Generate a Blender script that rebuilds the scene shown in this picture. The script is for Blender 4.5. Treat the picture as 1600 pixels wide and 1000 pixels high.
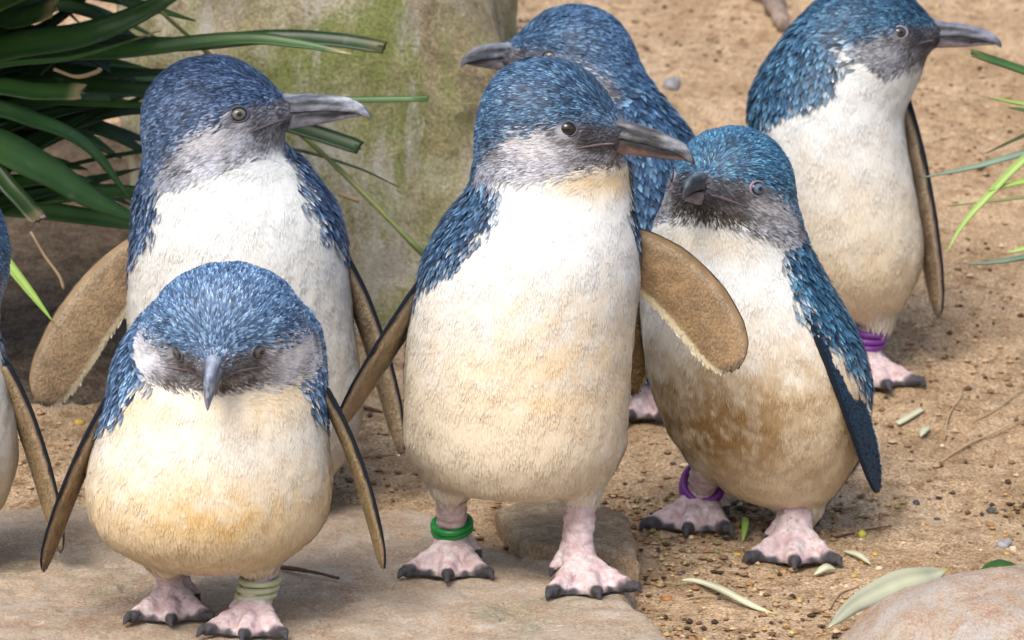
import bpy, math, random
import numpy as np
from mathutils import Vector

random.seed(7)
rng = np.random.default_rng(11)
PI = math.pi
sc = bpy.context.scene
for o in list(bpy.data.objects):
    bpy.data.objects.remove(o)

# ------------------------------------------------------------------ camera
FPX = 4694.0                       # focal length in pixels of a 1600 x 1000 frame
CAM = np.array([0.0, -2.05, 0.545])
PITCH = math.radians(10.03)        # looking down
cam_d = bpy.data.cameras.new('camera')
cam = bpy.data.objects.new('camera', cam_d)
sc.collection.objects.link(cam)
cam.location = CAM
cam.rotation_euler = (PI / 2 - PITCH, 0, 0)
cam_d.sensor_width = 36.0
cam_d.lens = 36.0 * FPX / 1600.0
cam_d.clip_start = 0.05
cam_d.clip_end = 500.0
cam_d.dof.use_dof = True
cam_d.dof.focus_distance = 2.02
cam_d.dof.aperture_fstop = 15.0
sc.camera = cam

# ------------------------------------------------------------------ light
SUN_EL, SUN_AZ = math.radians(52), math.radians(205)   # azimuth clockwise from +Y
w = bpy.data.worlds.new('World'); sc.world = w; w.use_nodes = True
nt = w.node_tree
sky = nt.nodes.new('ShaderNodeTexSky'); sky.sky_type = 'NISHITA'; sky.sun_disc = False
sky.sun_elevation = SUN_EL; sky.sun_rotation = SUN_AZ
sky.air_density = 1.0; sky.dust_density = 4.0; sky.ozone_density = 1.0
nt.links.new(sky.outputs[0], nt.nodes['Background'].inputs[0])
nt.nodes['Background'].inputs[1].default_value = 0.15
sl = bpy.data.lights.new('sun', 'SUN'); so = bpy.data.objects.new('sun', sl)
sc.collection.objects.link(so)
sl.energy = 1.7; sl.angle = math.radians(28); sl.color = (1.0, 0.95, 0.88)
sd = Vector((math.sin(SUN_AZ) * math.cos(SUN_EL), math.cos(SUN_AZ) * math.cos(SUN_EL), math.sin(SUN_EL)))
so.rotation_euler = sd.to_track_quat('Z', 'Y').to_euler()
so.location = (0, -1, 4)
sc.view_settings.view_transform = 'Standard'; sc.view_settings.look = 'None'
sc.view_settings.gamma = 1.0; sc.view_settings.exposure = 0.6
sc.render.engine = 'CYCLES'
sc.cycles.use_denoising = True
sc.cycles.max_bounces = 6
sc.render.resolution_x = 1024; sc.render.resolution_y = 640

# ------------------------------------------------------------------ helpers
cP, sP = math.cos(PITCH), math.sin(PITCH)
def ray(px, py):
    a = (px - 800) / FPX; b = (500 - py) / FPX
    return np.array([a, cP + b * sP, -sP + b * cP])
def at(px, py, Y):                 # a pixel of the photograph carried to the depth plane y = Y
    d = ray(px, py); return CAM + d * ((Y - CAM[1]) / d[1])
def at_z(px, py, z):
    d = ray(px, py); return CAM + d * ((z - CAM[2]) / d[2])
def mpp(Y):                        # metres per photo pixel at depth Y
    return (Y - CAM[1]) * 1.0 / cP / FPX

_pt = np.random.default_rng(5).random(4096).astype(np.float32)
def vnoise(P):
    P = np.asarray(P, dtype=np.float64)
    i = np.floor(P).astype(np.int64); f = P - i; f = f * f * (3 - 2 * f)
    def h(a, b, c): return _pt[((a * 73856093) ^ (b * 19349663) ^ (c * 83492791)) & 4095]
    x, y, z = i[..., 0], i[..., 1], i[..., 2]; fx, fy, fz = f[..., 0], f[..., 1], f[..., 2]
    def l(a, b, t): return a + (b - a) * t
    return l(l(l(h(x, y, z), h(x+1, y, z), fx), l(h(x, y+1, z), h(x+1, y+1, z), fx), fy),
             l(l(h(x, y, z+1), h(x+1, y, z+1), fx), l(h(x, y+1, z+1), h(x+1, y+1, z+1), fx), fy), fz) * 2 - 1
def fbm(P, o=4, g=0.5):
    s = 0; a = 1; t = 0; P = np.asarray(P, dtype=np.float64)
    for k in range(o):
        s = s + a * vnoise(P + 17.3 * k); t += a; a *= g; P = P * 2.03
    return s / t
def sst(x, a, b):
    t = np.clip((x - a) / (b - a), 0, 1); return t * t * (3 - 2 * t)
def mixc(A, B, t):
    A = np.asarray(A, dtype=np.float64); B = np.asarray(B, dtype=np.float64)
    return A + (B - A) * np.asarray(t)[..., None]
def unit(v): 
    v = np.asarray(v, dtype=np.float64)
    return v / np.maximum(np.linalg.norm(v, axis=-1, keepdims=True), 1e-9)

def mesh_data(name, V, faces, mats=(), col=None, smooth=True, mat_idx=None):
    """faces: list of int arrays (n,3) / (n,4)"""
    me = bpy.data.meshes.new(name)
    V = np.asarray(V, dtype=np.float32)
    faces = [np.asarray(f, dtype=np.int32) for f in faces if len(f)]
    nf = sum(len(f) for f in faces); nl = sum(f.size for f in faces)
    me.vertices.add(len(V)); me.vertices.foreach_set('co', V.ravel())
    me.loops.add(nl); me.loops.foreach_set('vertex_index', np.concatenate([f.ravel() for f in faces]))
    me.polygons.add(nf)
    tot = np.concatenate([np.full(len(f), f.shape[1], dtype=np.int32) for f in faces])
    st = np.concatenate([[0], np.cumsum(tot)[:-1]]).astype(np.int32)
    me.polygons.foreach_set('loop_start', st)
    me.polygons.foreach_set('use_smooth', np.full(nf, smooth))
    for m in mats: me.materials.append(m)
    if mat_idx is not None: me.polygons.foreach_set('material_index', np.asarray(mat_idx, dtype=np.int32))
    if col is not None:
        c = np.ones((len(V), 4), dtype=np.float32); c[:, :3] = col
        a = me.color_attributes.new('Col', 'FLOAT_COLOR', 'POINT'); a.data.foreach_set('color', c.ravel())
    me.update(calc_edges=True)
    return me
def add(name, me, parent=None, loc=None):
    o = bpy.data.objects.new(name, me); sc.collection.objects.link(o)
    if parent is not None: o.parent = parent
    if loc is not None: o.location = loc
    return o
def tag(o, label=None, cat=None, group=None, kind=None):
    if label: o['label'] = label
    if cat: o['category'] = cat
    if group: o['group'] = group
    if kind: o['kind'] = kind
    return o

# ------------------------------------------------------------------ materials
def new_mat(name, rough=0.8, spec=0.3):
    m = bpy.data.materials.new(name); m.use_nodes = True
    b = m.node_tree.nodes['Principled BSDF']
    b.inputs['Roughness'].default_value = rough
    b.inputs['Specular IOR Level'].default_value = spec
    return m, m.node_tree, b
def noise_node(t, scale, detail=6, rough=0.6, vec=None, dist=0.0):
    n = t.nodes.new('ShaderNodeTexNoise'); n.inputs['Scale'].default_value = scale
    n.inputs['Detail'].default_value = detail; n.inputs['Roughness'].default_value = rough
    n.inputs['Distortion'].default_value = dist
    if vec is not None: t.links.new(vec, n.inputs['Vector'])
    return n
def ramp(t, src, pts):
    r = t.nodes.new('ShaderNodeValToRGB'); e = r.color_ramp.elements
    while len(e) < len(pts): e.new(0.5)
    for k, (p, c) in enumerate(pts):
        e[k].position = p; e[k].color = (c, c, c, 1) if isinstance(c, (int, float)) else (*c, 1)
    t.links.new(src, r.inputs[0]); return r
def mixn(t, fac, a, b, mode='MIX'):
    m = t.nodes.new('ShaderNodeMix'); m.data_type = 'RGBA'; m.blend_type = mode
    if isinstance(fac, (int, float)): m.inputs[0].default_value = fac
    else: t.links.new(fac, m.inputs[0])
    for s, k in ((a, 6), (b, 7)):
        if isinstance(s, tuple): m.inputs[k].default_value = (*s, 1)
        else: t.links.new(s, m.inputs[k])
    return m.outputs[2]
def bump(t, b, h, strength, dist, prev=None):
    n = t.nodes.new('ShaderNodeBump'); n.inputs['Strength'].default_value = strength
    n.inputs['Distance'].default_value = dist
    t.links.new(h, n.inputs['Height'])
    if prev is not None: t.links.new(prev, n.inputs['Normal'])
    t.links.new(n.outputs[0], b.inputs['Normal']); return n.outputs[0]
def coords(t, scale=None):
    c = t.nodes.new('ShaderNodeTexCoord').outputs['Object']
    if scale:
        m = t.nodes.new('ShaderNodeMapping'); m.inputs['Scale'].default_value = scale
        t.links.new(c, m.inputs['Vector']); c = m.outputs[0]
    return c
def attr_mat(name, rough, spec, bumps=(), var=0.0, vscale=300, sheen=0.0, trans=0.0):
    m, t, b = new_mat(name, rough, spec)
    a = t.nodes.new('ShaderNodeVertexColor'); a.layer_name = 'Col'
    c = a.outputs[0]; oc = coords(t)
    if var:
        n = noise_node(t, vscale, 5, 0.65, oc)
        c = mixn(t, var, c, ramp(t, n.outputs[0], [(0.3, 0.15), (0.5, 0.5), (0.7, 0.9)]).outputs[0], 'OVERLAY')
    t.links.new(c, b.inputs['Base Color'])
    prev = None
    for s, st, d in bumps:
        n = noise_node(t, s, 6, 0.65, oc); prev = bump(t, b, n.outputs[0], st, d, prev)
    if sheen: b.inputs['Sheen Weight'].default_value = sheen
    return m
def flat_mat(name, col, rough=0.6, spec=0.3, var=0.25, vscale=60, bs=None):
    m, t, b = new_mat(name, rough, spec)
    oc = coords(t); n = noise_node(t, vscale, 5, 0.6, oc)
    dk = tuple(c * (1 - var) for c in col); lt = tuple(min(1, c * (1 + var)) for c in col)
    r = ramp(t, n.outputs[0], [(0.3, dk), (0.7, lt)])
    t.links.new(r.outputs[0], b.inputs['Base Color'])
    if bs: bump(t, b, noise_node(t, bs[0], 6, 0.65, oc).outputs[0], bs[1], bs[2])
    return m

M = {}
M['plume'] = attr_mat('plumage_feathers', 0.55, 0.35)
M['down'] = attr_mat('plumage_body', 0.8, 0.15, bumps=((500, 0.25, 0.002),))
M['skin'] = attr_mat('foot_skin', 0.5, 0.4, bumps=((190, 0.8, 0.003), (650, 0.8, 0.0012)), var=0.45, vscale=120)
M['beak'] = attr_mat('beak_horn', 0.46, 0.45, bumps=((130, 0.6, 0.002), (700, 0.4, 0.0006)), var=0.5, vscale=170)
M['eye'] = attr_mat('eye_ball', 0.04, 0.6)
M['lid'] = attr_mat('eyelid_skin', 0.45, 0.4, bumps=((800, 0.3, 0.0008),))
M['band_green'] = flat_mat('band_green', (0.008, 0.22, 0.035), 0.35, 0.5, 0.15, 200)
M['band_cream'] = flat_mat('band_cream', (0.40, 0.42, 0.27), 0.4, 0.5, 0.12, 200)
M['band_purple'] = flat_mat('band_purple', (0.16, 0.03, 0.25), 0.4, 0.5, 0.2, 200)
M['band_blue'] = flat_mat('band_blue', (0.006, 0.10, 0.30), 0.4, 0.5, 0.2, 200)

# sand
m, t, b = new_mat('sand', 0.95, 0.1); oc = coords(t)
n1 = noise_node(t, 7, 5, 0.6, oc); n2 = noise_node(t, 55, 6, 0.7, oc); n3 = noise_node(t, 420, 4, 0.7, oc)
c = ramp(t, n1.outputs[0], [(0.32, (0.33, 0.225, 0.13)), (0.68, (0.54, 0.395, 0.255))]).outputs[0]
c = mixn(t, ramp(t, n2.outputs[0], [(0.36, 1.0), (0.5, 0.0)]).outputs[0], c, (0.27, 0.17, 0.095))
c = mixn(t, ramp(t, n2.outputs[0], [(0.58, 0.0), (0.72, 0.7)]).outputs[0], c, (0.66, 0.50, 0.345))
c = mixn(t, 0.85, c, ramp(t, n3.outputs[0], [(0.32, 0.12), (0.48, 0.5), (0.66, 0.95)]).outputs[0], 'OVERLAY')
t.links.new(c, b.inputs['Base Color'])
p = bump(t, b, n2.outputs[0], 0.7, 0.013); bump(t, b, n3.outputs[0], 0.7, 0.003, p)
M['sand'] = m
def rock_mat(name, dark, light, spots, streak=None, moss=None, scale=1.0, moss_amt=(0.5, 0.62), ov=0.75):
    m, t, b = new_mat(name, 0.9, 0.15); oc = coords(t)
    n1 = noise_node(t, 9 * scale, 6, 0.62, oc, 0.6); n2 = noise_node(t, 60 * scale, 8, 0.75, oc); n3 = noise_node(t, 330 * scale, 5, 0.75, oc); n4 = noise_node(t, 28 * scale, 8, 0.78, oc, 0.5)
    c = ramp(t, n1.outputs[0], [(0.33, dark), (0.66, light)]).outputs[0]
    c = mixn(t, ramp(t, n2.outputs[0], [(0.52, 0.0), (0.68, 0.8)]).outputs[0], c, spots)
    c = mixn(t, ov, c, ramp(t, n4.outputs[0], [(0.3, 0.12), (0.5, 0.5), (0.68, 0.92)]).outputs[0], 'OVERLAY')
    if moss:
        nm = noise_node(t, 6.5 * scale, 7, 0.68, coords(t, (1, 1, 0.6)), 0.8)
        c = mixn(t, ramp(t, nm.outputs[0], [(moss_amt[0], 0.0), (moss_amt[1], 0.85)]).outputs[0], c, moss)
    if streak:
        nsn = noise_node(t, 13 * scale, 6, 0.7, coords(t, (1.0, 1.0, 0.28)), 1.2)
        c = mixn(t, ramp(t, nsn.outputs[0], [(0.51, 0.0), (0.62, 0.85)]).outputs[0], c, streak)
    c = mixn(t, 0.6, c, ramp(t, n3.outputs[0], [(0.32, 0.12), (0.48, 0.5), (0.66, 0.95)]).outputs[0], 'OVERLAY')
    t.links.new(c, b.inputs['Base Color'])
    p = bump(t, b, n4.outputs[0], 0.8, 0.03 / scale); p = bump(t, b, n2.outputs[0], 0.8, 0.012 / scale, p); bump(t, b, n3.outputs[0], 1.0, 0.004 / scale, p)
    return m
M['boulder'] = rock_mat('mossy_boulder_stone', (0.36, 0.285, 0.17), (0.76, 0.67, 0.48), (0.30, 0.25, 0.15), (0.72, 0.68, 0.58), (0.30, 0.36, 0.10), moss_amt=(0.45, 0.62), ov=0.65)
M['slab'] = rock_mat('sandstone_slab', (0.60, 0.435, 0.305), (0.82, 0.65, 0.49), (0.78, 0.66, 0.52), None, (0.42, 0.41, 0.27), 1.3, (0.58, 0.7), 0.42)
M['pink_rock'] = rock_mat('pink_rock', (0.66, 0.42, 0.28), (0.78, 0.65, 0.53), (0.70, 0.43, 0.26), (0.78, 0.72, 0.66), None, 1.6, ov=0.35)
M['block'] = rock_mat('sandstone_block', (0.46, 0.33, 0.21), (0.66, 0.50, 0.34), (0.70, 0.54, 0.37), None, None, 1.6)
def leaf_mat(name, c0, c1, rough=0.38):
    m, t, b = new_mat(name, rough, 0.45)
    a = t.nodes.new('ShaderNodeVertexColor'); a.layer_name = 'Col'   # u along, v across packed into colour
    n = noise_node(t, 45, 5, 0.65, coords(t)); n2 = noise_node(t, 14, 3, 0.6, coords(t))
    c = ramp(t, n2.outputs[0], [(0.3, c0), (0.7, c1)]).outputs[0]
    c = mixn(t, ramp(t, n.outputs[0], [(0.6, 0.0), (0.78, 0.6)]).outputs[0], c, tuple(0.5 * (x + 0.3) for x in c1))
    c = mixn(t, 1.0, c, a.outputs[0], 'MULTIPLY')
    t.links.new(c, b.inputs['Base Color'])
    tr = t.nodes.new('ShaderNodeBsdfTranslucent'); t.links.new(c, tr.inputs[0])
    mx = t.nodes.new('ShaderNodeMixShader'); mx.inputs[0].default_value = 0.2
    t.links.new(b.outputs[0], mx.inputs[1]); t.links.new(tr.outputs[0], mx.inputs[2])
    t.links.new(mx.outputs[0], t.nodes['Material Output'].inputs[0])
    return m
M['leaf'] = leaf_mat('strap_leaf', (0.03, 0.09, 0.016), (0.075, 0.17, 0.04))
M['leaf_dark'] = leaf_mat('strap_leaf_dark', (0.012, 0.035, 0.008), (0.028, 0.068, 0.014))  # dark green blades; on the background ones the tone also stands for shade
M['leaf_lime'] = leaf_mat('grass_lime', (0.20, 0.34, 0.06), (0.33, 0.46, 0.12), 0.5)
M['leaf_blue'] = leaf_mat('grass_bluish', (0.12, 0.20, 0.14), (0.19, 0.28, 0.20), 0.5)
M['leaf_pale'] = leaf_mat('gum_leaf', (0.46, 0.48, 0.32), (0.62, 0.62, 0.45), 0.6)
M['straw'] = leaf_mat('dry_straw', (0.38, 0.27, 0.15), (0.55, 0.42, 0.26), 0.8)
M['stem'] = leaf_mat('green_stem', (0.16, 0.21, 0.06), (0.27, 0.30, 0.10), 0.5)
M['twig'] = flat_mat('twig_bark', (0.10, 0.055, 0.035), 0.85, 0.2, 0.4, 150, (300, 0.6, 0.001))
M['grey_bark'] = flat_mat('grey_bark', (0.26, 0.20, 0.16), 0.9, 0.2, 0.45, 60, (150, 0.8, 0.004))

# ------------------------------------------------------------------ ground
_gy = np.linspace(-3, 6, 1801)
_gz = np.interp(_gy, [-3, 0.0, 0.10, 0.28, 0.50, 1.45, 2.4, 3.2, 6], [-0.03, -0.017, -0.014, 0.004, 0.042, 0.30, 0.52, 0.56, 0.56])
_k = np.exp(-0.5 * (np.arange(-30, 31) / 12.0) ** 2); _k /= _k.sum()
_gz = np.convolve(np.pad(_gz, 30, mode='edge'), _k, mode='valid')
def ground_base(x, y): return np.interp(y, _gy, _gz)
def ground_z(x, y):
    x = np.asarray(x, dtype=float); y = np.asarray(y, dtype=float)
    P = np.stack([x, y, np.zeros_like(x)], -1)
    return ground_base(x, y) + 0.007 * fbm(P * 9, 3) + 0.0035 * fbm(P * 42 + 5, 3, 0.6) + 0.0016 * np.abs(fbm(P * 150 + 9, 2))
def graded(lo, hi, step, far):
    a = list(np.arange(lo, hi + 1e-6, step)); s = step; p = hi
    while p < far: s *= 1.45; p += s; a.append(p)
    s = step; p = lo
    while p > -far: s *= 1.45; p -= s; a.insert(0, p)
    return np.array(a)
gx = graded(-0.75, 0.78, 0.0055, 60); gyv = graded(-0.45, 1.7, 0.0062, 60)
GX, GY = np.meshgrid(gx, gyv, indexing='ij')
GZ = ground_z(GX, GY)
nx, ny = GX.shape
ii = np.arange(nx * ny).reshape(nx, ny)
q = np.stack([ii[:-1, :-1], ii[1:, :-1], ii[1:, 1:], ii[:-1, 1:]], -1).reshape(-1, 4)
o = add('ground', mesh_data('ground', np.stack([GX, GY, GZ], -1).reshape(-1, 3), [q], [M['sand']]))
tag(o, kind='structure')

# ------------------------------------------------------------------ implicit surface meshing
def nets(f, lo, hi, h):
    lo = np.array(lo, dtype=float); n = np.ceil((np.array(hi) - lo) / h).astype(int) + 1
    ax = [lo[k] + h * np.arange(n[k]) for k in range(3)]
    G = np.stack(np.meshgrid(*ax, indexing='ij'), -1)
    D = f(G.reshape(-1, 3)).reshape(n)
    S = D < 0
    c = np.zeros(np.array(n) - 1, dtype=np.int8)
    for dx in (0, 1):
        for dy in (0, 1):
            for dz in (0, 1):
                c += S[dx:n[0]-1+dx, dy:n[1]-1+dy, dz:n[2]-1+dz]
    cells = np.argwhere((c > 0) & (c < 8))
    idx = -np.ones(c.shape, dtype=np.int64); idx[tuple(cells.T)] = np.arange(len(cells))
    acc = np.zeros((len(cells), 3)); cnt = np.zeros(len(cells))
    cor = [(a, b_, d) for a in (0, 1) for b_ in (0, 1) for d in (0, 1)]
    for a in cor:
        for e in range(3):
            if a[e]: continue
            b_ = list(a); b_[e] = 1
            da = D[tuple((cells + a).T)]; db = D[tuple((cells + b_).T)]
            m_ = (da < 0) != (db < 0)
            tt = da / np.where(np.abs(da - db) < 1e-12, 1, da - db)
            p = np.array(a) + tt[:, None] * (np.array(b_) - np.array(a))
            acc[m_] += p[m_]; cnt[m_] += 1
    V = lo + h * (cells + acc / np.maximum(cnt, 1)[:, None])
    Q = []
    for e in range(3):
        u, v = (e + 1) % 3, (e + 2) % 3
        sl0 = [slice(None)] * 3; sl1 = [slice(None)] * 3
        sl0[e] = slice(0, n[e]-1); sl1[e] = slice(1, n[e])
        A, B = S[tuple(sl0)], S[tuple(sl1)]
        E = np.argwhere(A != B)
        E = E[(E[:, u] > 0) & (E[:, v] > 0) & (E[:, u] < n[u]-1) & (E[:, v] < n[v]-1)]
        fl = A[tuple(E.T)]
        def cid(du, dv):
            k = E.copy(); k[:, u] -= du; k[:, v] -= dv; return idx[tuple(k.T)]
        qd = np.stack([cid(1, 1), cid(0, 1), cid(0, 0), cid(1, 0)], -1)
        qd[~fl] = qd[~fl][:, ::-1]
        Q.append(qd)
    return V, np.concatenate(Q)
def grad(f, P, e):
    g = np.zeros_like(P)
    for k in range(3):
        d = np.zeros(3); d[k] = e
        g[:, k] = (f(P + d) - f(P - d)) / (2 * e)
    return g
def refine(f, V, e, it=3):
    for _ in range(it):
        g = grad(f, V, e); d = f(V) / np.maximum((g * g).sum(-1), 0.05)
        V = V - np.clip(d, -2 * e, 2 * e)[:, None] * g
    return V, unit(grad(f, V, e))
def ell(P, c, r):
    q = P - np.asarray(c); r = np.asarray(r, dtype=float)
    k0 = np.linalg.norm(q / r, axis=-1); k1 = np.linalg.norm(q / (r * r), axis=-1)
    return k0 * (k0 - 1) / np.maximum(k1, 1e-9)
def cone(P, a, ra, b_, rb):
    a = np.asarray(a, dtype=float); b_ = np.asarray(b_, dtype=float); ba = b_ - a
    h = np.clip(((P - a) @ ba) / (ba @ ba), 0, 1)
    return np.linalg.norm(P - a - h[:, None] * ba, axis=-1) - (ra + (rb - ra) * h)
def tri_d(P, a, b_, c):
    a, b_, c = (np.asarray(x, dtype=float) for x in (a, b_, c))
    n = np.cross(b_ - a, c - a); n2 = n @ n
    def seg(p, q):
        e = q - p; h = np.clip(((P - p) @ e) / (e @ e), 0, 1)
        return ((P - p - h[:, None] * e) ** 2).sum(-1)
    ins = ((P - a) @ np.cross(n, b_ - a) >= 0) & ((P - b_) @ np.cross(n, c - b_) >= 0) & ((P - c) @ np.cross(n, a - c) >= 0)
    d = np.where(ins, ((P - a) @ n) ** 2 / n2, np.minimum(np.minimum(seg(a, b_), seg(b_, c)), seg(c, a)))
    return np.sqrt(d)
def smin(a, b_, k):
    h = np.clip(0.5 + 0.5 * (b_ - a) / k, 0, 1)
    return b_ + (a - b_) * h - k * h * (1 - h)

# ------------------------------------------------------------------ rocks
def rock_obj(name, f, lo, hi, h, mat, label, cat='rock', loc=None):
    V, Q = nets(f, lo, hi, h)
    V, _ = refine(f, V, h * 0.6, 2)
    loc = np.array(loc if loc is not None else V.mean(0) * [1, 1, 0] + [0, 0, V[:, 2].min()])
    o = add(name, mesh_data(name, V - loc, [Q], [mat]), loc=loc)
    return tag(o, label, cat)
def poly_sd(x, y, pts):
    pts = np.asarray(pts, dtype=float); d = np.full(x.shape, 1e9); s = np.zeros(x.shape, dtype=bool)
    n = len(pts)
    for i in range(n):
        a, b_ = pts[i], pts[(i + 1) % n]; e = b_ - a
        wx, wy = x - a[0], y - a[1]
        t_ = np.clip((wx * e[0] + wy * e[1]) / (e @ e), 0, 1)
        d = np.minimum(d, np.hypot(wx - e[0] * t_, wy - e[1] * t_))
        c_ = ((a[1] > y) != (b_[1] > y)) & (x < (b_[0] - a[0]) * (y - a[1]) / (b_[1] - a[1] + 1e-12) + a[0])
        s ^= c_
    return np.where(s, -d, d)
# the sandstone slab in front
slab_px = [(-190, 806), (60, 790), (330, 786), (640, 786), (700, 800), (760, 850), (850, 868), (962, 862), (992, 905), (985, 935), (1020, 965), (1052, 1000), (1075, 1060), (1090, 1130), (-190, 1130)]
slab_xy = [at_z(px, py, 0)[:2] for px, py in slab_px]
def f_slab(P):
    d = poly_sd(P[:, 0], P[:, 1], slab_xy) + 0.004 * fbm(P * 22, 3) + 0.0015 * fbm(P * 110, 2)
    top = P[:, 2] - (-0.001 + 0.0035 * fbm(P * [14, 14, 4], 3) + 0.0022 * fbm(P * 70, 3, 0.6) - 0.004 * np.maximum(0, fbm(P * 38 + 3, 3) - 0.25) * 3)
    r = 0.008
    v = np.hypot(np.maximum(d + r, 0), np.maximum(top + r, 0)) + np.minimum(np.maximum(d + r, top + r), 0) - r
    return np.maximum(v, -0.05 - P[:, 2])
sx = np.array(slab_xy)
rock_obj('sandstone_slab', f_slab, [sx[:, 0].min() - 0.02, sx[:, 1].min() - 0.02, -0.055], [sx[:, 0].max() + 0.02, sx[:, 1].max() + 0.02, 0.02], 0.0032, M['slab'],
         'flat tan sandstone slab under the feet of the green-banded and cream-banded penguins', 'rock')
# broken block behind the central bird
bl_xy = [at_z(px, py, 0.012)[:2] for px, py in [(770, 790), (850, 768), (935, 785), (985, 800), (998, 868), (940, 850), (830, 850)]]
def f_block(P):
    d = poly_sd(P[:, 0], P[:, 1], bl_xy) + 0.004 * fbm(P * 30, 3)
    top = P[:, 2] - (0.010 + 0.003 * fbm(P * 25, 3) + 0.0012 * fbm(P * 90, 2))
    r = 0.006
    v = np.hypot(np.maximum(d + r, 0), np.maximum(top + r, 0)) + np.minimum(np.maximum(d + r, top + r), 0) - r
    return np.maximum(v, -0.05 - P[:, 2])
bx = np.array(bl_xy)
rock_obj('sandstone_block', f_block, [bx[:, 0].min() - 0.02, bx[:, 1].min() - 0.02, -0.055], [bx[:, 0].max() + 0.02, bx[:, 1].max() + 0.02, 0.03], 0.0036, M['block'],
         'raised sandstone block with a broken corner behind the green-banded penguin', 'rock')
cp = at_z(1006, 884, -0.014)
def f_chip(P):
    q_ = P - cp
    return (ell(q_, (0, 0, 0), (0.011, 0.022, 0.006)) + 0.004 * fbm(P * 70, 3)) * 0.7
rock_obj('stone_chip', f_chip, cp - [0.03, 0.035, 0.012], cp + [0.03, 0.035, 0.014], 0.0018, M['block'], 'small flat orange-tan stone chip beside the sandstone block', 'rock')
# pink rock, front right
pc = at(1640, 1190, -0.17)
def f_pink(P):
    q_ = P - pc
    return (ell(q_, (0, 0, 0), (0.175, 0.13, 0.128)) + 0.012 * fbm(P * 11, 3) + 0.003 * fbm(P * 60, 3)) * 0.8
rock_obj('pink_rock', f_pink, pc - [0.21, 0.17, 0.16], pc + [0.21, 0.17, 0.16], 0.005, M['pink_rock'], 'rounded pink and orange rock with the pale leaf lying against it', 'rock')
# mossy boulder
b0 = at(560, 505, 0.56)
def f_boulder(P):
    q_ = P - np.array([at(520, 300, 0.8)[0], 0.86, 0.22])
    x, y, z = q_[:, 0], q_[:, 1], q_[:, 2]
    tilt = y - 0.22 * z
    d = np.stack([x * 0.95 + 0.22 * z - 0.185, -x - 0.19 - 0.1 * z, -tilt * 1.0 - 0.25 + 0.35 * np.abs(x + 0.02) ** 1.5, tilt - 0.25, z - 0.36, -z - 0.4], -1)
    k = 0.03
    v = k * np.log(np.exp(np.clip(d / k, -60, 60)).sum(-1))
    return (v + 0.035 * fbm(P * 4.5, 3) + 0.008 * fbm(P * 20, 3) + 0.003 * fbm(P * 70, 3)) * 0.8
bc = at(520, 300, 0.8)
rock_obj('mossy_boulder', f_boulder, [bc[0] - 0.5, 0.45, -0.1], [bc[0] + 0.45, 1.3, 0.66], 0.011, M['boulder'], 'large tan boulder with green moss and pale streaks behind the penguins', 'boulder')

def ground_hit(px, py):
    Ys = np.linspace(-0.4, 1.7, 500); d = ray(px, py)
    P_ = CAM + d[None] * ((Ys - CAM[1]) / d[1])[:, None]; h_ = P_[:, 2] - ground_z(P_[:, 0], P_[:, 1])
    i = int(np.argmax(h_ < 0)); return P_[i]

# ------------------------------------------------------------------ penguins
NAVY = np.array([0.009, 0.016, 0.034]); BLUE = np.array([0.034, 0.076, 0.155]); SKYB = np.array([0.135, 0.225, 0.345])
WHITE = np.array([0.705, 0.725, 0.715]); CREAM = np.array([0.67, 0.52, 0.305]); GREY = np.array([0.335, 0.345, 0.395])
UMBER = np.array([0.045, 0.034, 0.030]); TAN = np.array([0.27, 0.175, 0.09])

def smooth_tab(w_, vals, wq, sig):
    o_ = np.argsort(w_); ws = np.asarray(w_)[o_]; vs = np.asarray(vals)[o_]
    d = np.linspace(ws[0], ws[-1], 240); y = np.interp(d, ws, vs)
    st = max(sig / (d[1] - d[0]), 0.6); r = int(3 * st) + 1
    k = np.exp(-0.5 * (np.arange(-r, r + 1) / st) ** 2); k /= k.sum()
    pad = np.concatenate([2 * y[0] - y[r:0:-1], y, 2 * y[-1] - y[-2:-r-2:-1]])
    return d, np.convolve(pad, k, mode='valid')

class Frame:
    """bird-local frame: units are photo pixels at the bird's depth, u right, v away, w up, origin on the ground"""
    def __init__(s, Y, x0px, z0):
        s.Y = Y; s.s = mpp(Y); s.o = np.array([at(x0px, 500, Y)[0], Y, z0])
    def px(s, px, py, dv=0.0):
        return (at(px, py, s.Y + dv * s.s) - s.o) / s.s

def feather_mesh(P, N, T, ln, wd, lift, col, tipgain, basegain):
    n = len(P); B = np.cross(N, T)
    ln = ln[:, None]; wd = wd[:, None]; lift = lift[:, None]
    v = np.empty((n, 5, 3))
    v[:, 0] = P - T * ln * 0.5 - N * 1.0 + B * wd * 0.34
    v[:, 1] = P - T * ln * 0.5 - N * 1.0 - B * wd * 0.34
    v[:, 2] = P + T * ln * 0.12 + N * lift * 0.55 - B * wd * 0.5
    v[:, 3] = P + T * ln * 0.12 + N * lift * 0.55 + B * wd * 0.5
    v[:, 4] = P + T * ln * 0.5 + N * lift
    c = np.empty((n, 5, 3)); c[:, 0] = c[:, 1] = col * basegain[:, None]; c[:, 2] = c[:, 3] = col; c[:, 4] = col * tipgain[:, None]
    b0_ = 5 * np.arange(n)[:, None]
    return v.reshape(-1, 3), b0_ + np.array([[0, 1, 2, 3]]), b0_ + np.array([[3, 2, 4]]), np.clip(c.reshape(-1, 3), 0, 0.92)

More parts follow.
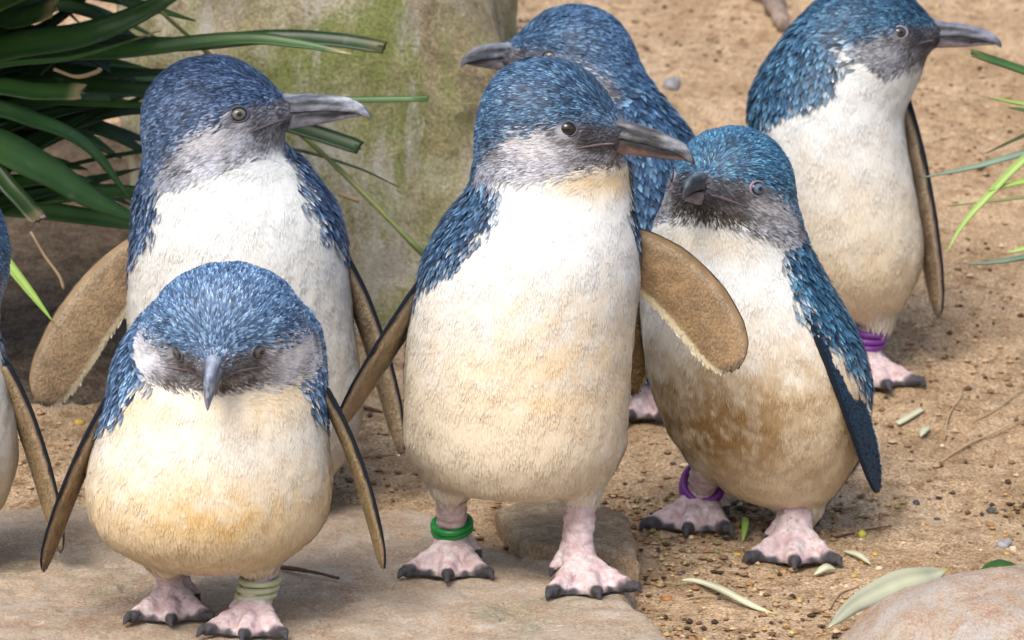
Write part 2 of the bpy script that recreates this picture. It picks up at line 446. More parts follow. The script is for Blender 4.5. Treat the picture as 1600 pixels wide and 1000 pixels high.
def sphere_mesh(nu=24, nv=16):
    V = [(0, 0, 1)]; 
    for i in range(1, nv):
        a = PI * i / nv
        for j in range(nu): V.append((math.sin(a) * math.cos(2 * PI * j / nu), math.sin(a) * math.sin(2 * PI * j / nu), math.cos(a)))
    V.append((0, 0, -1)); T = []; Q = []
    for j in range(nu): T.append((0, 1 + j, 1 + (j + 1) % nu)); T.append((len(V) - 1, 1 + (nv - 2) * nu + (j + 1) % nu, 1 + (nv - 2) * nu + j))
    for i in range(nv - 2):
        for j in range(nu): a = 1 + i * nu; Q.append((a + j, a + nu + j, a + nu + (j + 1) % nu, a + (j + 1) % nu))
    return np.array(V), np.array(T), np.array(Q)
def ring_loft(R, cap=True):
    """R: (n, m, 3) rings"""
    n, m_ = R.shape[:2]; ii = np.arange(n * m_).reshape(n, m_); jj = np.roll(ii, -1, axis=1)
    Q = np.stack([ii[:-1], jj[:-1], jj[1:], ii[1:]], -1).reshape(-1, 4)
    V = R.reshape(-1, 3); T = np.zeros((0, 3), int)
    if cap:
        V = np.concatenate([V, R[0].mean(0)[None], R[-1].mean(0)[None]])
        T = np.concatenate([np.stack([jj[0], ii[0], np.full(m_, n * m_)], -1), np.stack([ii[-1], jj[-1], np.full(m_, n * m_ + 1)], -1)])
    return V, Q, T
def torus(c, ax, R, r, nu=28, nv=10, sq=1.0):
    ax = unit(ax); a = unit(np.cross(ax, [0.3, 0.9, 0.2])); b_ = np.cross(ax, a)
    V = []
    for i in range(nu):
        t_ = 2 * PI * i / nu; d = a * math.cos(t_) + b_ * math.sin(t_)
        for j in range(nv):
            s_ = 2 * PI * j / nv; V.append(np.asarray(c) + d * (R + r * math.cos(s_)) + ax * r * sq * math.sin(s_))
    ii = np.arange(nu * nv).reshape(nu, nv); jj = np.roll(ii, -1, 1); kk = np.roll(ii, -1, 0); ll = np.roll(jj, -1, 0)
    return np.array(V), np.stack([ii, kk, ll, jj], -1).reshape(-1, 4)

BUP = np.array([(74, 32, -4, 30), (100, 35, -1, 26), (120, 34, 2, 21.5), (150, 31.5, 3, 17), (185, 28, 2, 13.5), (213, 23, -1, 10.4), (234, 14, -6, 7.2), (247, 3, -12, 4.4), (254, -10, -17, 1.5)], float)
BUP[:, 1:3] *= 0.86; BUP[:, 3] *= 0.88
BLO = np.array([(74, -5, -28, 28), (105, -3, -30, 21), (130, 0, -28, 15.5), (160, 1, -25, 11.5), (195, 0, -20, 8), (222, -3, -16, 5), (240, -9, -14, 1.5)], float)
BLO[:, 1:3] *= 0.84; BLO[:, 3] *= 0.9

def penguin(name, label, S):
    fr = Frame(S['Y'], S['x0'], S['z0']); s = fr.s
    rg = np.random.default_rng(S['seed'])
    # ---- body profile
    rows = []
    for r in S['rows']:
        py, xl, xr = r[:3]; vc = r[3] if len(r) > 3 else S.get('vc', 0); dr = r[4] if len(r) > 4 else S.get('dr', 0.92)
        a_ = fr.px(xl, py, vc); b_ = fr.px(xr, py, vc)
        rows.append((a_[2], (a_[0] + b_[0]) / 2, (b_[0] - a_[0]) / 2, (a_[1] + b_[1]) / 2, (b_[0] - a_[0]) / 2 * dr))
    rows = np.array(rows); W = rows[:, 0]
    dW, tU = smooth_tab(W, rows[:, 1], None, 16); _, tA = smooth_tab(W, rows[:, 2], None, 16)
    _, tV = smooth_tab(W, rows[:, 3], None, 16); _, tB = smooth_tab(W, rows[:, 4], None, 16)
    tA = np.maximum(tA, 14); tB = np.maximum(tB, 14)
    wlo, whi = dW[0], dW[-1]
    # ---- head frame
    H = S['head']; hc = fr.px(*H['c']); hs = H['s']; ya, pi_, ro = (math.radians(H.get(k, 0)) for k in ('yaw', 'pitch', 'roll'))
    F = np.array([math.sin(ya) * math.cos(pi_), -math.cos(ya) * math.cos(pi_), math.sin(pi_)])
    L = np.array([math.cos(ya), math.sin(ya), 0.0]); U = np.cross(F, L)
    L, U = L * math.cos(ro) + U * math.sin(ro), U * math.cos(ro) - L * math.sin(ro)
    RH = np.stack([F, L, U])                      # rows
    def toh(P): return (P - hc) @ RH.T / hs
    def fromh(Q_): return np.asarray(Q_) @ RH * hs + hc
    cones = [(fr.px(*a_), ra, fr.px(*b_), rb) for a_, ra, b_, rb in S.get('cones', [])]
    fat = H.get('fat', 1.0)
    def f_head(P):
        q_ = toh(P)
        d = smin(ell(q_, (-10, 0, 4), (106, 93 * fat, 92)), ell(q_, (-14, 0, -48), (98, 96 * fat, 82)), 30)
        d = smin(d, cone(q_, (38, 0, -2), 64, (106, 0, 2), 26), 34)
        return d * hs
    def f_body(P):
        w_ = P[:, 2]; wc = np.clip(w_, wlo, whi)
        u = np.interp(wc, dW, tU); a_ = np.interp(wc, dW, tA); v = np.interp(wc, dW, tV); b_ = np.interp(wc, dW, tB)
        rho = np.sqrt(((P[:, 0] - u) / a_) ** 2 + ((P[:, 1] - v) / b_) ** 2)
        d = (rho - 1) * np.minimum(a_, b_)
        ext = np.maximum(w_ - whi, wlo - w_)
        r = 22.0
        return np.where(ext > -r, np.hypot(np.maximum(d + r, 0), np.maximum(ext + r, 0)) + np.minimum(np.maximum(d + r, ext + r), 0) - r, d)
    def f(P):
        d = smin(f_body(P), f_head(P), S.get('neck_k', 46))
        for a_, ra, b_, rb in cones: d = smin(d, cone(P, a_, ra, b_, rb), 34)
        return d
    ub, ut = tU - tA, tU + tA; vb, vt = tV - tB, tV + tB
    lo = np.array([min(ub.min(), hc[0] - 150 * hs), min(vb.min(), hc[1] - 150 * hs), 0]) - 20
    hi = np.array([max(ut.max(), hc[0] + 150 * hs), max(vt.max(), hc[1] + 150 * hs), max(whi, hc[2] + 110 * hs)]) + 20
    lo[2] = max(0, min([wlo] + [c_[2][2] - c_[3] for c_ in cones]) - 20)
    V, Q = nets(f, lo, hi, 7.0)
    V, N = refine(f, V, 3.0, 3)
    V = V + N * (3.6 * fbm(V / [17, 17, 34] + S['seed'], 3))[:, None]
    # ---- colour of a point of the plumage
    by = math.radians(S['yaw']); cd = np.array([math.sin(by), -math.cos(by)])
    pb = S['phi']                                  # list of (py, degrees) blue starts at this angle from the chest
    pbw = np.array([fr.px(S['x0'], r_[0])[2] for r_ in pb]); pbd = np.array([r_[1] for r_ in pb]); o_ = np.argsort(pbw)
    pbw, pbd = pbw[o_], pbd[o_]
    ch = S.get('cheek', 1.0)
    def zones(P, dz=None):
        dz = np.zeros(len(P)) if dz is None else dz
        w_ = np.clip(P[:, 2], wlo, whi)
        du = (P[:, 0] - np.interp(w_, dW, tU)) / np.interp(w_, dW, tA); dv = (P[:, 1] - np.interp(w_, dW, tV)) / np.interp(w_, dW, tB)
        phi = np.degrees(np.abs(np.arctan2(cd[0] * dv - cd[1] * du, cd[0] * du + cd[1] * dv)))
        n_ = fbm(P / 26.0 + S['seed'], 3)
        blue_b = sst(phi - np.interp(P[:, 2], pbw, pbd) + 9 * n_ + 13 * dz, -4, 4)
        q_ = toh(P)
        l1 = np.interp(q_[:, 0], [-108, -95, -70, -30, 20, 60, 95, 125], [-178, -120, -62, -22, 2, 14, 14, 22]) + S.get('l1', 0)
        l2 = np.interp(q_[:, 0], [-105, -60, 0, 60, 120], [-128, -108, -84, -64, -44]) + S.get('l2', 0)
        n2_ = fbm(q_ / 17.0 + S['seed'], 3)
        blue_h = sst(q_[:, 2] - l1 + 13 * n2_ + 34 * dz, -6, 6)
        inh = sst(q_[:, 2] - l2 + 9 * n2_ + 26 * dz, -9, 7) * (f_head(P) < 26 * hs)     # belongs to the face
        return blue_b, blue_h, inh, q_, n_, n2_
    fk = S.get('face_dark', 0.0)
    tint = np.array(S.get('tint', (1, 1, 1)))
    stains = [(fr.px(a_, b_), ru, rw, np.array(c_), st) for a_, b_, ru, rw, c_, st in S.get('stains', [])]
    cg = S.get('cream', (0.35, 0.9)); cw0 = fr.px(S['x0'], S['cream_py'][0])[2]; cw1 = fr.px(S['x0'], S['cream_py'][1])[2]
    def colour(P, rnd, dz=None):
        blue_b, blue_h, inh, q_, n_, n2_ = zones(P, dz)
        # white to cream front
        t_ = np.clip((cw0 - P[:, 2]) / (cw0 - cw1) + 0.28 * n_, 0, 1) * cg[1]
        c = mixc(WHITE, CREAM, t_)
        for pc_, ru, rw, c_, st in stains:
            g = np.exp(-((P[:, 0] - pc_[0]) / ru) ** 2 - ((P[:, 2] - pc_[2]) / rw) ** 2)
            c = mixc(c, c_, np.clip(g * st * (0.75 + 0.9 * n_ + 0.8 * fbm(P / 9.0, 2)), 0, 1))
        c = c * (0.97 + 0.06 * rnd)[:, None]
        # blue feathers
        rb = rnd ** 1.25; bl = np.where((rb < 0.5)[:, None], mixc(NAVY, BLUE, rb * 2), mixc(BLUE, SKYB, (rb - 0.5) * 1.9)) * tint
        # face
        d_e = np.hypot(q_[:, 0] - S.get('eF', 62.0), (q_[:, 2] - 8) * 1.15)
        g = mixc(GREY * 0.28, GREY * 1.75, np.clip(0.46 + 0.75 * n2_ + 1.25 * (rnd - 0.5) + 0.3 * (ch - 1), 0, 1))
        g = mixc(g, np.array([0.66, 0.65, 0.67]), np.exp(-((q_[:, 0] - 22) / 44) ** 2 - ((q_[:, 2] + 26) / 24) ** 2) * np.clip(0.55 * ch + 0.4 * n2_, 0, 1))
        g = g * (1 - 0.62 * fk * np.clip(0.8 + 0.6 * n2_, 0, 1))[:, None]
        back = sst(-q_[:, 0], -5, 75); g = mixc(g, np.array([0.075, 0.10, 0.145]) * (0.5 + 1.2 * rnd)[:, None], back * np.clip(0.62 + 0.6 * n2_, 0, 0.9) * S.get('backd', 0.8))
        ear = np.exp(-((q_[:, 0] + 46) / 15) ** 2 - ((q_[:, 2] + 46) / 13) ** 2)
        lore = sst(q_[:, 0] + 8 * n2_, 60, 88) * sst(-np.abs(q_[:, 2] - 1 + 6 * n2_), -34, -14)
        chin = sst(q_[:, 0], 48, 92) * np.exp(-((q_[:, 2] + 40) / 17) ** 2) * S.get('chin', 0.7)
        dk = np.clip(ear * 0.75 + lore * S.get('lore', 0.85) + chin * (0.8 + 0.5 * n2_), 0, 0.95)
        dkc = mixc(UMBER * 0.6, UMBER * 2.0, rnd ** 1.5); g = mixc(g, mixc(dkc, dkc * np.array([0.7, 1.0, 1.6]), lore * S.get('lore_b', 0.7)), dk)
        ring = np.exp(-((d_e - 22) / 6.0) ** 2)
        g = mixc(g, UMBER * 1.6, ring * 0.45)
        hcol = mixc(g, bl, blue_h * (1 - 0.75 * lore * (q_[:, 2] < 18)))
        bcol = mixc(c, bl, blue_b)
        th = S.get('throat')
        if th is not None:
            gt = np.exp(-((q_[:, 0] - th[0]) / th[2]) ** 2 - ((q_[:, 2] - th[1]) / th[3]) ** 2) * th[4]
            bcol = mixc(bcol, np.array([0.74, 0.56, 0.29]), np.clip(gt * (0.9 + 0.4 * n2_), 0, 1) * (1 - blue_b))
        out = mixc(bcol, hcol, inh)
        isb = np.maximum(blue_b * (1 - inh), blue_h * inh)
        return out, isb, inh, q_
    # ---- the body mesh starts with the trunk and head
    half = np.full(len(V), 0.5)
    cV, _, _, _ = colour(V, half)
    allV = [V]; allQ = [Q]; allT = []; allC = [cV * 0.9]; mi = [np.zeros(len(Q), int)]; miT = []
    off = len(V)
    # ---- feathers
    tri = np.concatenate([Q[:, [0, 1, 2]], Q[:, [0, 2, 3]]])
    ct = V[tri].mean(1); ar = 0.5 * np.linalg.norm(np.cross(V[tri[:, 1]] - V[tri[:, 0]], V[tri[:, 2]] - V[tri[:, 0]]), axis=-1)
    _, ib, ih, qc = colour(ct, np.full(len(ct), 0.5))
    hd = np.clip(ih + sst(qc[:, 2], -80, -30) * (f_head(ct) < 20), 0, 1)
    dens = np.where(hd > 0.5, 1 / 6.5 / hs ** 2, np.where(ib > 0.5, 1 / 22.0, 1 / 13.0)) * S.get('dens', 1.0)
    pr = ar * dens; n = int(pr.sum()); pick = rg.choice(len(tri), n, p=pr / pr.sum())
    r1, r2 = np.sqrt(rg.random(n)), rg.random(n)
    wt = np.stack([1 - r1, r1 * (1 - r2), r1 * r2], -1)[..., None]
    P = (V[tri[pick]] * wt).sum(1); Nn = unit((N[tri[pick]] * wt).sum(1))
    rnd = np.clip(rg.random(n) * 0.75 + 0.125 + 0.25 * fbm(P / 12.0, 2), 0, 1)
    col, ib, ih, q_ = colour(P, rnd, rg.random(n) - 0.5)
    hw = sst(q_[:, 2], -125, -55) * (f_head(P) < 30)
    flow = mixc(np.array([0, 0, -1.0]), unit(-F * 0.85 - U * 0.35), hw) 
    flow = flow + (0.25 - 0.13 * hw)[:, None] * np.stack([fbm(P / 40 + 3, 2), fbm(P / 40 + 31, 2), fbm(P / 40 + 57, 2)], -1)
    T = unit(flow - Nn * (flow * Nn).sum(-1, keepdims=True))
    ja = (rg.random(n) - 0.5) * np.where(ih > 0.5, 0.42, 0.55)
    B = np.cross(Nn, T); T = T * np.cos(ja)[:, None] + B * np.sin(ja)[:, None]
    rv = 0.7 + 0.6 * rg.random(n)
    ln = np.where(ih > 0.5, 18 * hs, np.where(ib > 0.5, 21, 17)) * rv
    nearb = sst(q_[:, 0], 70, 115) * (ih > 0.5); ln = ln * (1 - 0.4 * nearb)
    wd = np.where(ib > 0.5, np.where(ih > 0.5, 3.5 * hs, 7.0), np.where(ih > 0.5, 2.6 * hs, 1.9)) * (0.8 + 0.4 * rg.random(n))
    lf = np.where(ib > 0.5, np.where(ih > 0.5, 1.9, 3.4), np.where(ih > 0.5, 1.5, 0.75)) * (0.4 + 1.2 * rg.random(n))
    tip = np.where(ib > 0.5, 0.9 + 2.2 * rg.random(n) ** 1.5, 1.0 + 0.06 * rg.random(n)); bas = np.where(ib > 0.5, 0.28, np.where(ih > 0.5, 0.75, 1.0))  # feather pattern; blue base and tip gains also paint dark gaps and highlights
    # loose tufts where the legs leave the belly
    for a_, ra, b_, rb in cones:
        dk_ = np.linalg.norm(P - (b_ + (a_ - b_) * 0.15), axis=-1); tf = sst(-dk_, -62, -30) * (ib < 0.5) * (rg.random(n) < 0.5)
        ln = ln * (1 + 1.0 * tf); lf = lf * (1 + 6 * tf * rg.random(n)); col = mixc(col, WHITE * 0.97, 0.55 * tf)
    # eyes
    eyes = []
    for sg in (-1, 1):
        a_ = np.stack([np.full(160, S.get('eF', 62.0)), sg * np.linspace(120, 20, 160), np.full(160, 9.0)], -1)
        d = f(fromh(a_)); k_ = np.argmax(d < 0); sp = fromh(a_[k_]); nn = unit(grad(f, sp[None], 2.0))[0]
        nn = unit(nn * 0.6 + L * sg * 0.45 + F * 0.1)
        eyes.append((sp, nn))
    re = S.get('eye_r', 16.0) * hs
    keep = (q_[:, 0] < 130) | (f_head(P) > 20)
    for sp, nn in eyes: keep &= np.linalg.norm(P - sp, axis=-1) > re * 1.12
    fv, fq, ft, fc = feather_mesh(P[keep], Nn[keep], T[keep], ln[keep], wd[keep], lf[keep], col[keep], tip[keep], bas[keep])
    FV, FQ, FT, FC = [fv], [fq], [ft], [fc]; fo = len(fv)
    # ---- flippers
    for fl in S.get('flippers', []):
        p0, p1, p2 = (fr.px(*k_) for k_ in fl['pts']); al = math.radians(fl.get('a', 0)); ld = fl['lead']; hcw = fl['hw']; th = fl.get('th', 9.5)
        nt_, mr = 34, 36; tt = np.linspace(0, 1, nt_); tt = 1 - (1 - tt) ** 1.25
        C = ((1 - tt) ** 2)[:, None] * p0 + (2 * tt * (1 - tt))[:, None] * p1 + (tt ** 2)[:, None] * p2
        D = unit((2 * (1 - tt))[:, None] * (p1 - p0) + (2 * tt)[:, None] * (p2 - p1))
        e1 = unit(np.stack([-D[:, 2], np.zeros(nt_), D[:, 0]], -1)); e2 = unit(np.cross(D, e1)); e2 = np.where(e2[:, 1:2] > 0, -e2, e2)   # toward the camera
        cdv = ld * math.cos(al) * e1 + math.sin(al) * e2
        nu_ = unit(np.cross(D, cdv)); nu_ = np.where(nu_[:, 1:2] * fl.get('under', 1) > 0, -nu_, nu_)                                   # underside normal
        pw = np.interp(tt, [0, 0.12, 0.3, 0.6, 0.8, 0.9, 0.96, 0.99, 1], [0.72, 0.86, 0.98, 1.0, 0.9, 0.74, 0.5, 0.28, 0.06]) * hcw
        ptk = np.interp(tt, [0, 0.2, 0.7, 0.95, 1], [1.15, 1.0, 0.7, 0.4, 0.15]) * th
        sa = 2 * PI * np.arange(mr) / mr; xs = np.cos(sa); ys = np.sin(sa) * (0.28 + 0.72 * ((xs + 1) / 2) ** 0.8)
        bow = np.sin(PI * tt) * 0.10 * hcw * fl.get('bow', 1.0)
        R = C[:, None] + cdv[:, None] * (pw[:, None] * xs[None] + bow[:, None])[..., None] + nu_[:, None] * (ptk[:, None] * ys[None] - 0.08 * hcw * (xs[None] ** 2) * pw[:, None] / hcw)[..., None]
        X = np.broadcast_to(xs, (nt_, mr)); Yy = np.broadcast_to(np.sin(sa), (nt_, mr)); TT = np.broadcast_to(tt[:, None], (nt_, mr))
        tanc = np.array(fl.get('col', TAN)); eg = 0.26 * (al > 0.6)
        def fcol(X_, Y_, T_, P_, rn):
            nz = fbm(P_ / 16.0 + 3, 3)
            un = mixc(tanc * 0.72, tanc * 1.3, np.clip(0.5 + 0.8 * nz + 0.5 * (rn - 0.5), 0, 1))
            un = mixc(un, np.array([0.62, 0.55, 0.38]), sst(-X_, 0.74, 0.9) * 0.9)
            un = mixc(un, np.array([0.48, 0.42, 0.33]), sst(X_, 0.55, 0.75) * (1 - sst(X_, 0.8, 0.9)) * 0.22)
            un = mixc(un, UMBER * 1.2, sst(T_, 0.93, 1.0) * 0.75 * (nz > -0.3))
            tp = mixc(NAVY * 0.6, BLUE * 0.36, np.clip(rn * 0.9 + 0.4 * nz, 0, 1)) * tint
            tp = mixc(tp, np.array([0.6, 0.58, 0.5]), sst(-X_, 0.88, 0.97) * 0.8)
            ldg = mixc(np.array([0.010, 0.013, 0.02]), np.array([0.35, 0.36, 0.38]), (rn > 0.93) * 1.0)
            c_ = mixc(tp, un, sst(Y_, -0.05, 0.1))
            return mixc(c_, ldg, sst(X_ + 0.08 * nz, 0.8, 0.88) * sst(-Y_ + 0.15 * nz, -0.34 - eg, -0.12 - eg))
        rv_, rq, rt = ring_loft(R)
        if np.einsum('ij,ij->i', np.cross(rv_[rq[:, 1]] - rv_[rq[:, 0]], rv_[rq[:, 2]] - rv_[rq[:, 0]]), rv_[rq].mean(1) - C[np.clip((rq[:, 0] // mr), 0, nt_ - 1)]).sum() < 0:
            rq = rq[:, ::-1]; rt = rt[:, ::-1]
        vc_ = fcol(X.ravel(), Yy.ravel(), TT.ravel(), R.reshape(-1, 3), np.full(nt_ * mr, 0.5))
        vc_ = np.concatenate([vc_, vc_[:1], vc_[-1:]])
        allV.append(rv_); allQ.append(rq + off); allT.append(rt + off); allC.append(vc_); mi.append(np.zeros(len(rq), int)); miT.append(np.zeros(len(rt), int)); off += len(rv_)
        # short feathers on it
        tri2 = np.concatenate([rq[:, [0, 1, 2]], rq[:, [0, 2, 3]]]); a2 = 0.5 * np.linalg.norm(np.cross(rv_[tri2[:, 1]] - rv_[tri2[:, 0]], rv_[tri2[:, 2]] - rv_[tri2[:, 0]]), axis=-1)
        n2 = int(a2.sum() / 9.0); pk = rg.choice(len(tri2), n2, p=a2 / a2.sum()); r1, r2 = np.sqrt(rg.random(n2)), rg.random(n2)
        wt = np.stack([1 - r1, r1 * (1 - r2), r1 * r2], -1)
        P2 = (rv_[tri2[pk]] * wt[..., None]).sum(1); fn = unit(np.cross(rv_[tri2[pk, 1]] - rv_[tri2[pk, 0]], rv_[tri2[pk, 2]] - rv_[tri2[pk, 0]]))
        aX, aY, aT = (np.concatenate([k_.ravel(), [0, 0]]) for k_ in (X, Yy, TT))
        x2, y2, t2 = ((k_[tri2[pk]] * wt).sum(1) for k_ in (aX, aY, aT))
        rn = rg.random(n2); c2 = fcol(x2, y2, t2, P2, rn)
        dd = D[np.clip((t2 * (nt_ - 1)).astype(int), 0, nt_ - 1)] - 0.5 * cdv[np.clip((t2 * (nt_ - 1)).astype(int), 0, nt_ - 1)]
        T2 = unit(dd - fn * (dd * fn).sum(-1, keepdims=True)); trl = x2 < -0.86
        ja = (rg.random(n2) - 0.5) * 0.5; B2 = np.cross(fn, T2); T2 = T2 * np.cos(ja)[:, None] + B2 * np.sin(ja)[:, None]
        kp = (x2 < 0.8)
        gv, gq, gt, gc = feather_mesh(P2[kp], fn[kp], T2[kp], np.where(trl, 15.0, 9.0)[kp] * (0.7 + 0.6 * rg.random(kp.sum())), np.where(trl, 3.4, 3.6)[kp], np.full(kp.sum(), 1.0) * (0.4 + rg.random(kp.sum())), c2[kp],
                                      np.where(y2 > 0, 1.05, 1.7)[kp], np.where(y2 > 0, 0.9, 0.6)[kp])
        FV.append(gv); FQ.append(gq + fo); FT.append(gt + fo); FC.append(gc); fo += len(gv)
    # ---- legs and webbed feet
    bands = []
    for ft_ in S['feet']:
        zf = ft_.get('z'); g0 = at_z(ft_['p'][0], ft_['p'][1], 0.0)
        if zf is not None: g0 = at_z(ft_['p'][0], ft_['p'][1], zf)
        else: g0 = ground_hit(*ft_['p'])
        fc_ = (g0 - fr.o) / s; k_ = ft_.get('s', 1.0); fy = math.radians(ft_.get('yaw', 0))
        ff = np.array([math.sin(fy), -math.cos(fy), 0]); fl_ = np.array([math.cos(fy), math.sin(fy), 0])
        anchor = fc_ - ff * 45 * k_                # ankle foot point
        topP = fr.px(*ft_['top']); hl = ((topP - anchor) @ np.stack([ff, fl_, np.array([0, 0, 1])]).T) / k_
        toes = [(86, -64), (102, 2), (88, 62)]
        hsd = ft_.get('hind', 1)
        def f_foot(P):
            d = cone(P, hl, 26, (-2, 0, 52), 23)
            d = smin(d, cone(P, (-2, 0, 50), 25, (22, 0, 32), 23), 14)
            for tx, ty in toes:
                kx, ky = 18 + (tx - 18) * 0.62, ty * 0.62
                d = smin(d, cone(P, (14, ty * 0.12, 34), 18, (kx, ky, 19), 13), 12)
                d = smin(d, cone(P, (kx, ky, 19), 13, (tx, ty, 11), 10.5), 8)
            for (ax_, ay), (bx_, by_) in ((toes[0], toes[1]), (toes[1], toes[2])):
                mx_, my = (ax_ + bx_) / 2 - 13, (ay + by_) / 2
                w1 = np.minimum(tri_d(P, (14, 0, 28), (ax_ - 6, ay * 0.97, 8), (mx_, my, 6)), tri_d(P, (14, 0, 28), (mx_, my, 6), (bx_ - 6, by_ * 0.97, 8))) - 5.0
                d = smin(d, w1, 9)
            d = smin(d, cone(P, (-6, hsd * 18, 50), 10, (2, hsd * 40, 26), 7), 8)
            for tx, ty in toes:
                dr_ = unit(np.array([tx - 10, ty * 0.9, 0])); tp_ = np.array([tx, ty, 13])
                d = np.minimum(d, np.minimum(cone(P, tp_, 8.5, tp_ + dr_ * 11 + [0, 0, 0], 6.5), cone(P, tp_ + dr_ * 11, 6.5, tp_ + dr_ * 21 + [0, 0, -9], 2.2)))
            d = np.minimum(d, cone(P, (2, hsd * 40, 26), 6, (9, hsd * 47, 12), 2))
            return np.maximum(d + 1.6 * vnoise(P / 9.0) + 0.7 * np.sin(P[:, 2] / 2.4 + P[:, 1] / 30) * (P[:, 2] > 40), -(P[:, 2] - 1.0))
        fV, fQ = nets(f_foot, [min(-45, hl[0] - 36), min(-96, hl[1] - 36), -6], [140, max(96, hl[1] + 36), max(hl[2] + 34, 90)], 2.8)
        fV, _ = refine(f_foot, fV, 1.8, 1)
        nz = fbm(fV / 13.0 + S['seed'], 3); nz2 = fbm(fV / 5.0, 2)
        cc = mixc(np.array([0.54, 0.385, 0.39]), np.array([0.70, 0.585, 0.59]), np.clip(0.55 + 0.8 * nz, 0, 1))
        cc = mixc(cc, np.array([0.30, 0.19, 0.14]), sst(nz2 + 0.6 * nz, 0.45, 0.75) * 0.6 * S.get('foot_dirt', 0.7))
        rr = np.hypot(fV[:, 0], fV[:, 1]); th_ = np.arctan2(fV[:, 1], fV[:, 0])
        edge = np.interp(th_, [-0.65, -0.33, 0.02, 0.32, 0.62], [109, 89, 111, 90, 109])
        drk = np.maximum(sst(rr - edge + 5 * nz, -9, 1) * (fV[:, 2] < 34), sst(-fV[:, 2], -6, -3) * (fV[:, 0] > 20))
        drk = np.maximum(drk, (np.linalg.norm(fV - np.array([6, hsd * 45, 17]), axis=-1) < 11) * 1.0)
        cc = mixc(cc, np.array([0.022, 0.026, 0.034]), drk * 0.95)
        RF = np.stack([ff, fl_, np.array([0, 0, 1.0])]); toL = lambda A: (np.asarray(A) * k_) @ RF + anchor
        allV.append(toL(fV)); allQ.append(fQ + off); allC.append(cc); mi.append(np.ones(len(fQ), int)); off += len(fV)
        if 'band' in ft_:
            ax_ = unit(np.array([0, 0, 52.0]) - hl); nb = ft_.get('nb', 2); q0 = np.array(hl) + (np.array([0, 0, 52.0]) - hl) * ft_.get('bt', 0.5)
            for k2 in range(nb):
                tilt = np.array([0.03 * k2 - 0.1, 0.07 + 0.03 * k2, 0])
                tv, tq = torus(q0 + ax_ * (k2 - (nb - 1) / 2) * 13.0, unit(ax_ * (1 - ft_.get('av', 0.65)) + np.array([0.0, 0, -ft_.get('av', 0.65)]) + tilt), ft_.get('br', 29), 5.4)
                bands.append((toL(tv), tq, ft_['band']))
    # ---- assemble
    root = add(name, None, loc=fr.o); root.empty_display_size = 0.05
    tag(root, label, 'penguin', 'little penguins standing together')
    VV = np.concatenate(allV) * s; CC = np.clip(np.concatenate(allC), 0, 1)
    add('body', mesh_data('body', VV, [np.concatenate(allQ), np.concatenate(allT) if allT else np.zeros((0, 3), int)], [M['down'], M['skin']], CC, True, np.concatenate(mi + miT)), root)
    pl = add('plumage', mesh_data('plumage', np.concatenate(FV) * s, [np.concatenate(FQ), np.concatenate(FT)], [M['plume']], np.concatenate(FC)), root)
    pl['kind'] = 'stuff'
    # eyes
    sv, st_, sq = sphere_mesh()
    ic = np.array(S.get('iris', (0.10, 0.095, 0.09)))
    for sp, nn in eyes:
        a_ = unit(np.cross(nn, U)); b_ = np.cross(nn, a_); RM = np.stack([a_, b_ * 0.8, nn])
        cen = sp - nn * re * 0.62
        an = np.degrees(np.arccos(np.clip(sv[:, 2], -1, 1)))
        ec = mixc(np.array([0.004, 0.004, 0.005]), ic, sst(an, S.get('pupil', 15), S.get('pupil', 15) + 4)); ec = mixc(ec, np.array([0.008, 0.008, 0.01]), sst(an, 33, 41))
        ey = add('eye', mesh_data('eye', sv @ RM * re * s, [sq, st_], [M['eye']], ec), root, cen * s)
        tv, tq = torus(nn * re * 0.50, nn, re * 0.93, re * 0.155, 30, 10); tv = tv - 0.22 * (tv @ b_)[:, None] * b_
        add('eyelid', mesh_data('eyelid', tv * s, [tq], [M['lid']], np.tile(S.get('lid', (0.075, 0.08, 0.10)), (len(tv), 1))), ey)
    # beak
    bk = H.get('beak', 0.96); m_ = 32; sa = 2 * PI * np.arange(m_) / m_; up = []; lw = []
    def dense(tab, n_):
        x = np.linspace(tab[0, 0], tab[-1, 0], n_); return np.stack([x] + [np.interp(x, tab[:, 0], tab[:, k_]) for k_ in range(1, tab.shape[1])], -1)
    for Fq, tp_, tm, hw_ in dense(BUP, 30):
        z_ = np.where(np.sin(sa) >= 0, tm + (tp_ - tm) * np.abs(np.sin(sa)) ** 0.85, tm - 2.0 * np.abs(np.sin(sa)))
        gz_ = 1 - 0.30 * np.exp(-((z_ - (tm + (tp_ - tm) * 0.42)) / 4.5) ** 2) * np.clip((215 - Fq) / 60, 0, 1)
        up.append(np.stack([np.full(m_, 74 + (Fq - 74) * bk), hw_ * gz_ * np.sign(np.cos(sa)) * np.abs(np.cos(sa)) ** 0.9, z_ + 1.2 * vnoise(np.stack([np.full(m_, Fq / 13.0), np.cos(sa) * 2, np.full(m_, S['seed'] * 1.0)], -1))], -1))
    for Fq, tp_, bt, hw_ in dense(BLO, 24):
        z_ = np.where(np.sin(sa) >= 0, tp_ + 1.0 * np.sin(sa), tp_ - (tp_ - bt) * np.abs(np.sin(sa)) ** 0.9)
        lw.append(np.stack([np.full(m_, 74 + (Fq - 74) * bk), hw_ * np.cos(sa), z_ - S.get('gape', 0.0) * np.clip((Fq - 90) / 140, 0, 1)], -1))
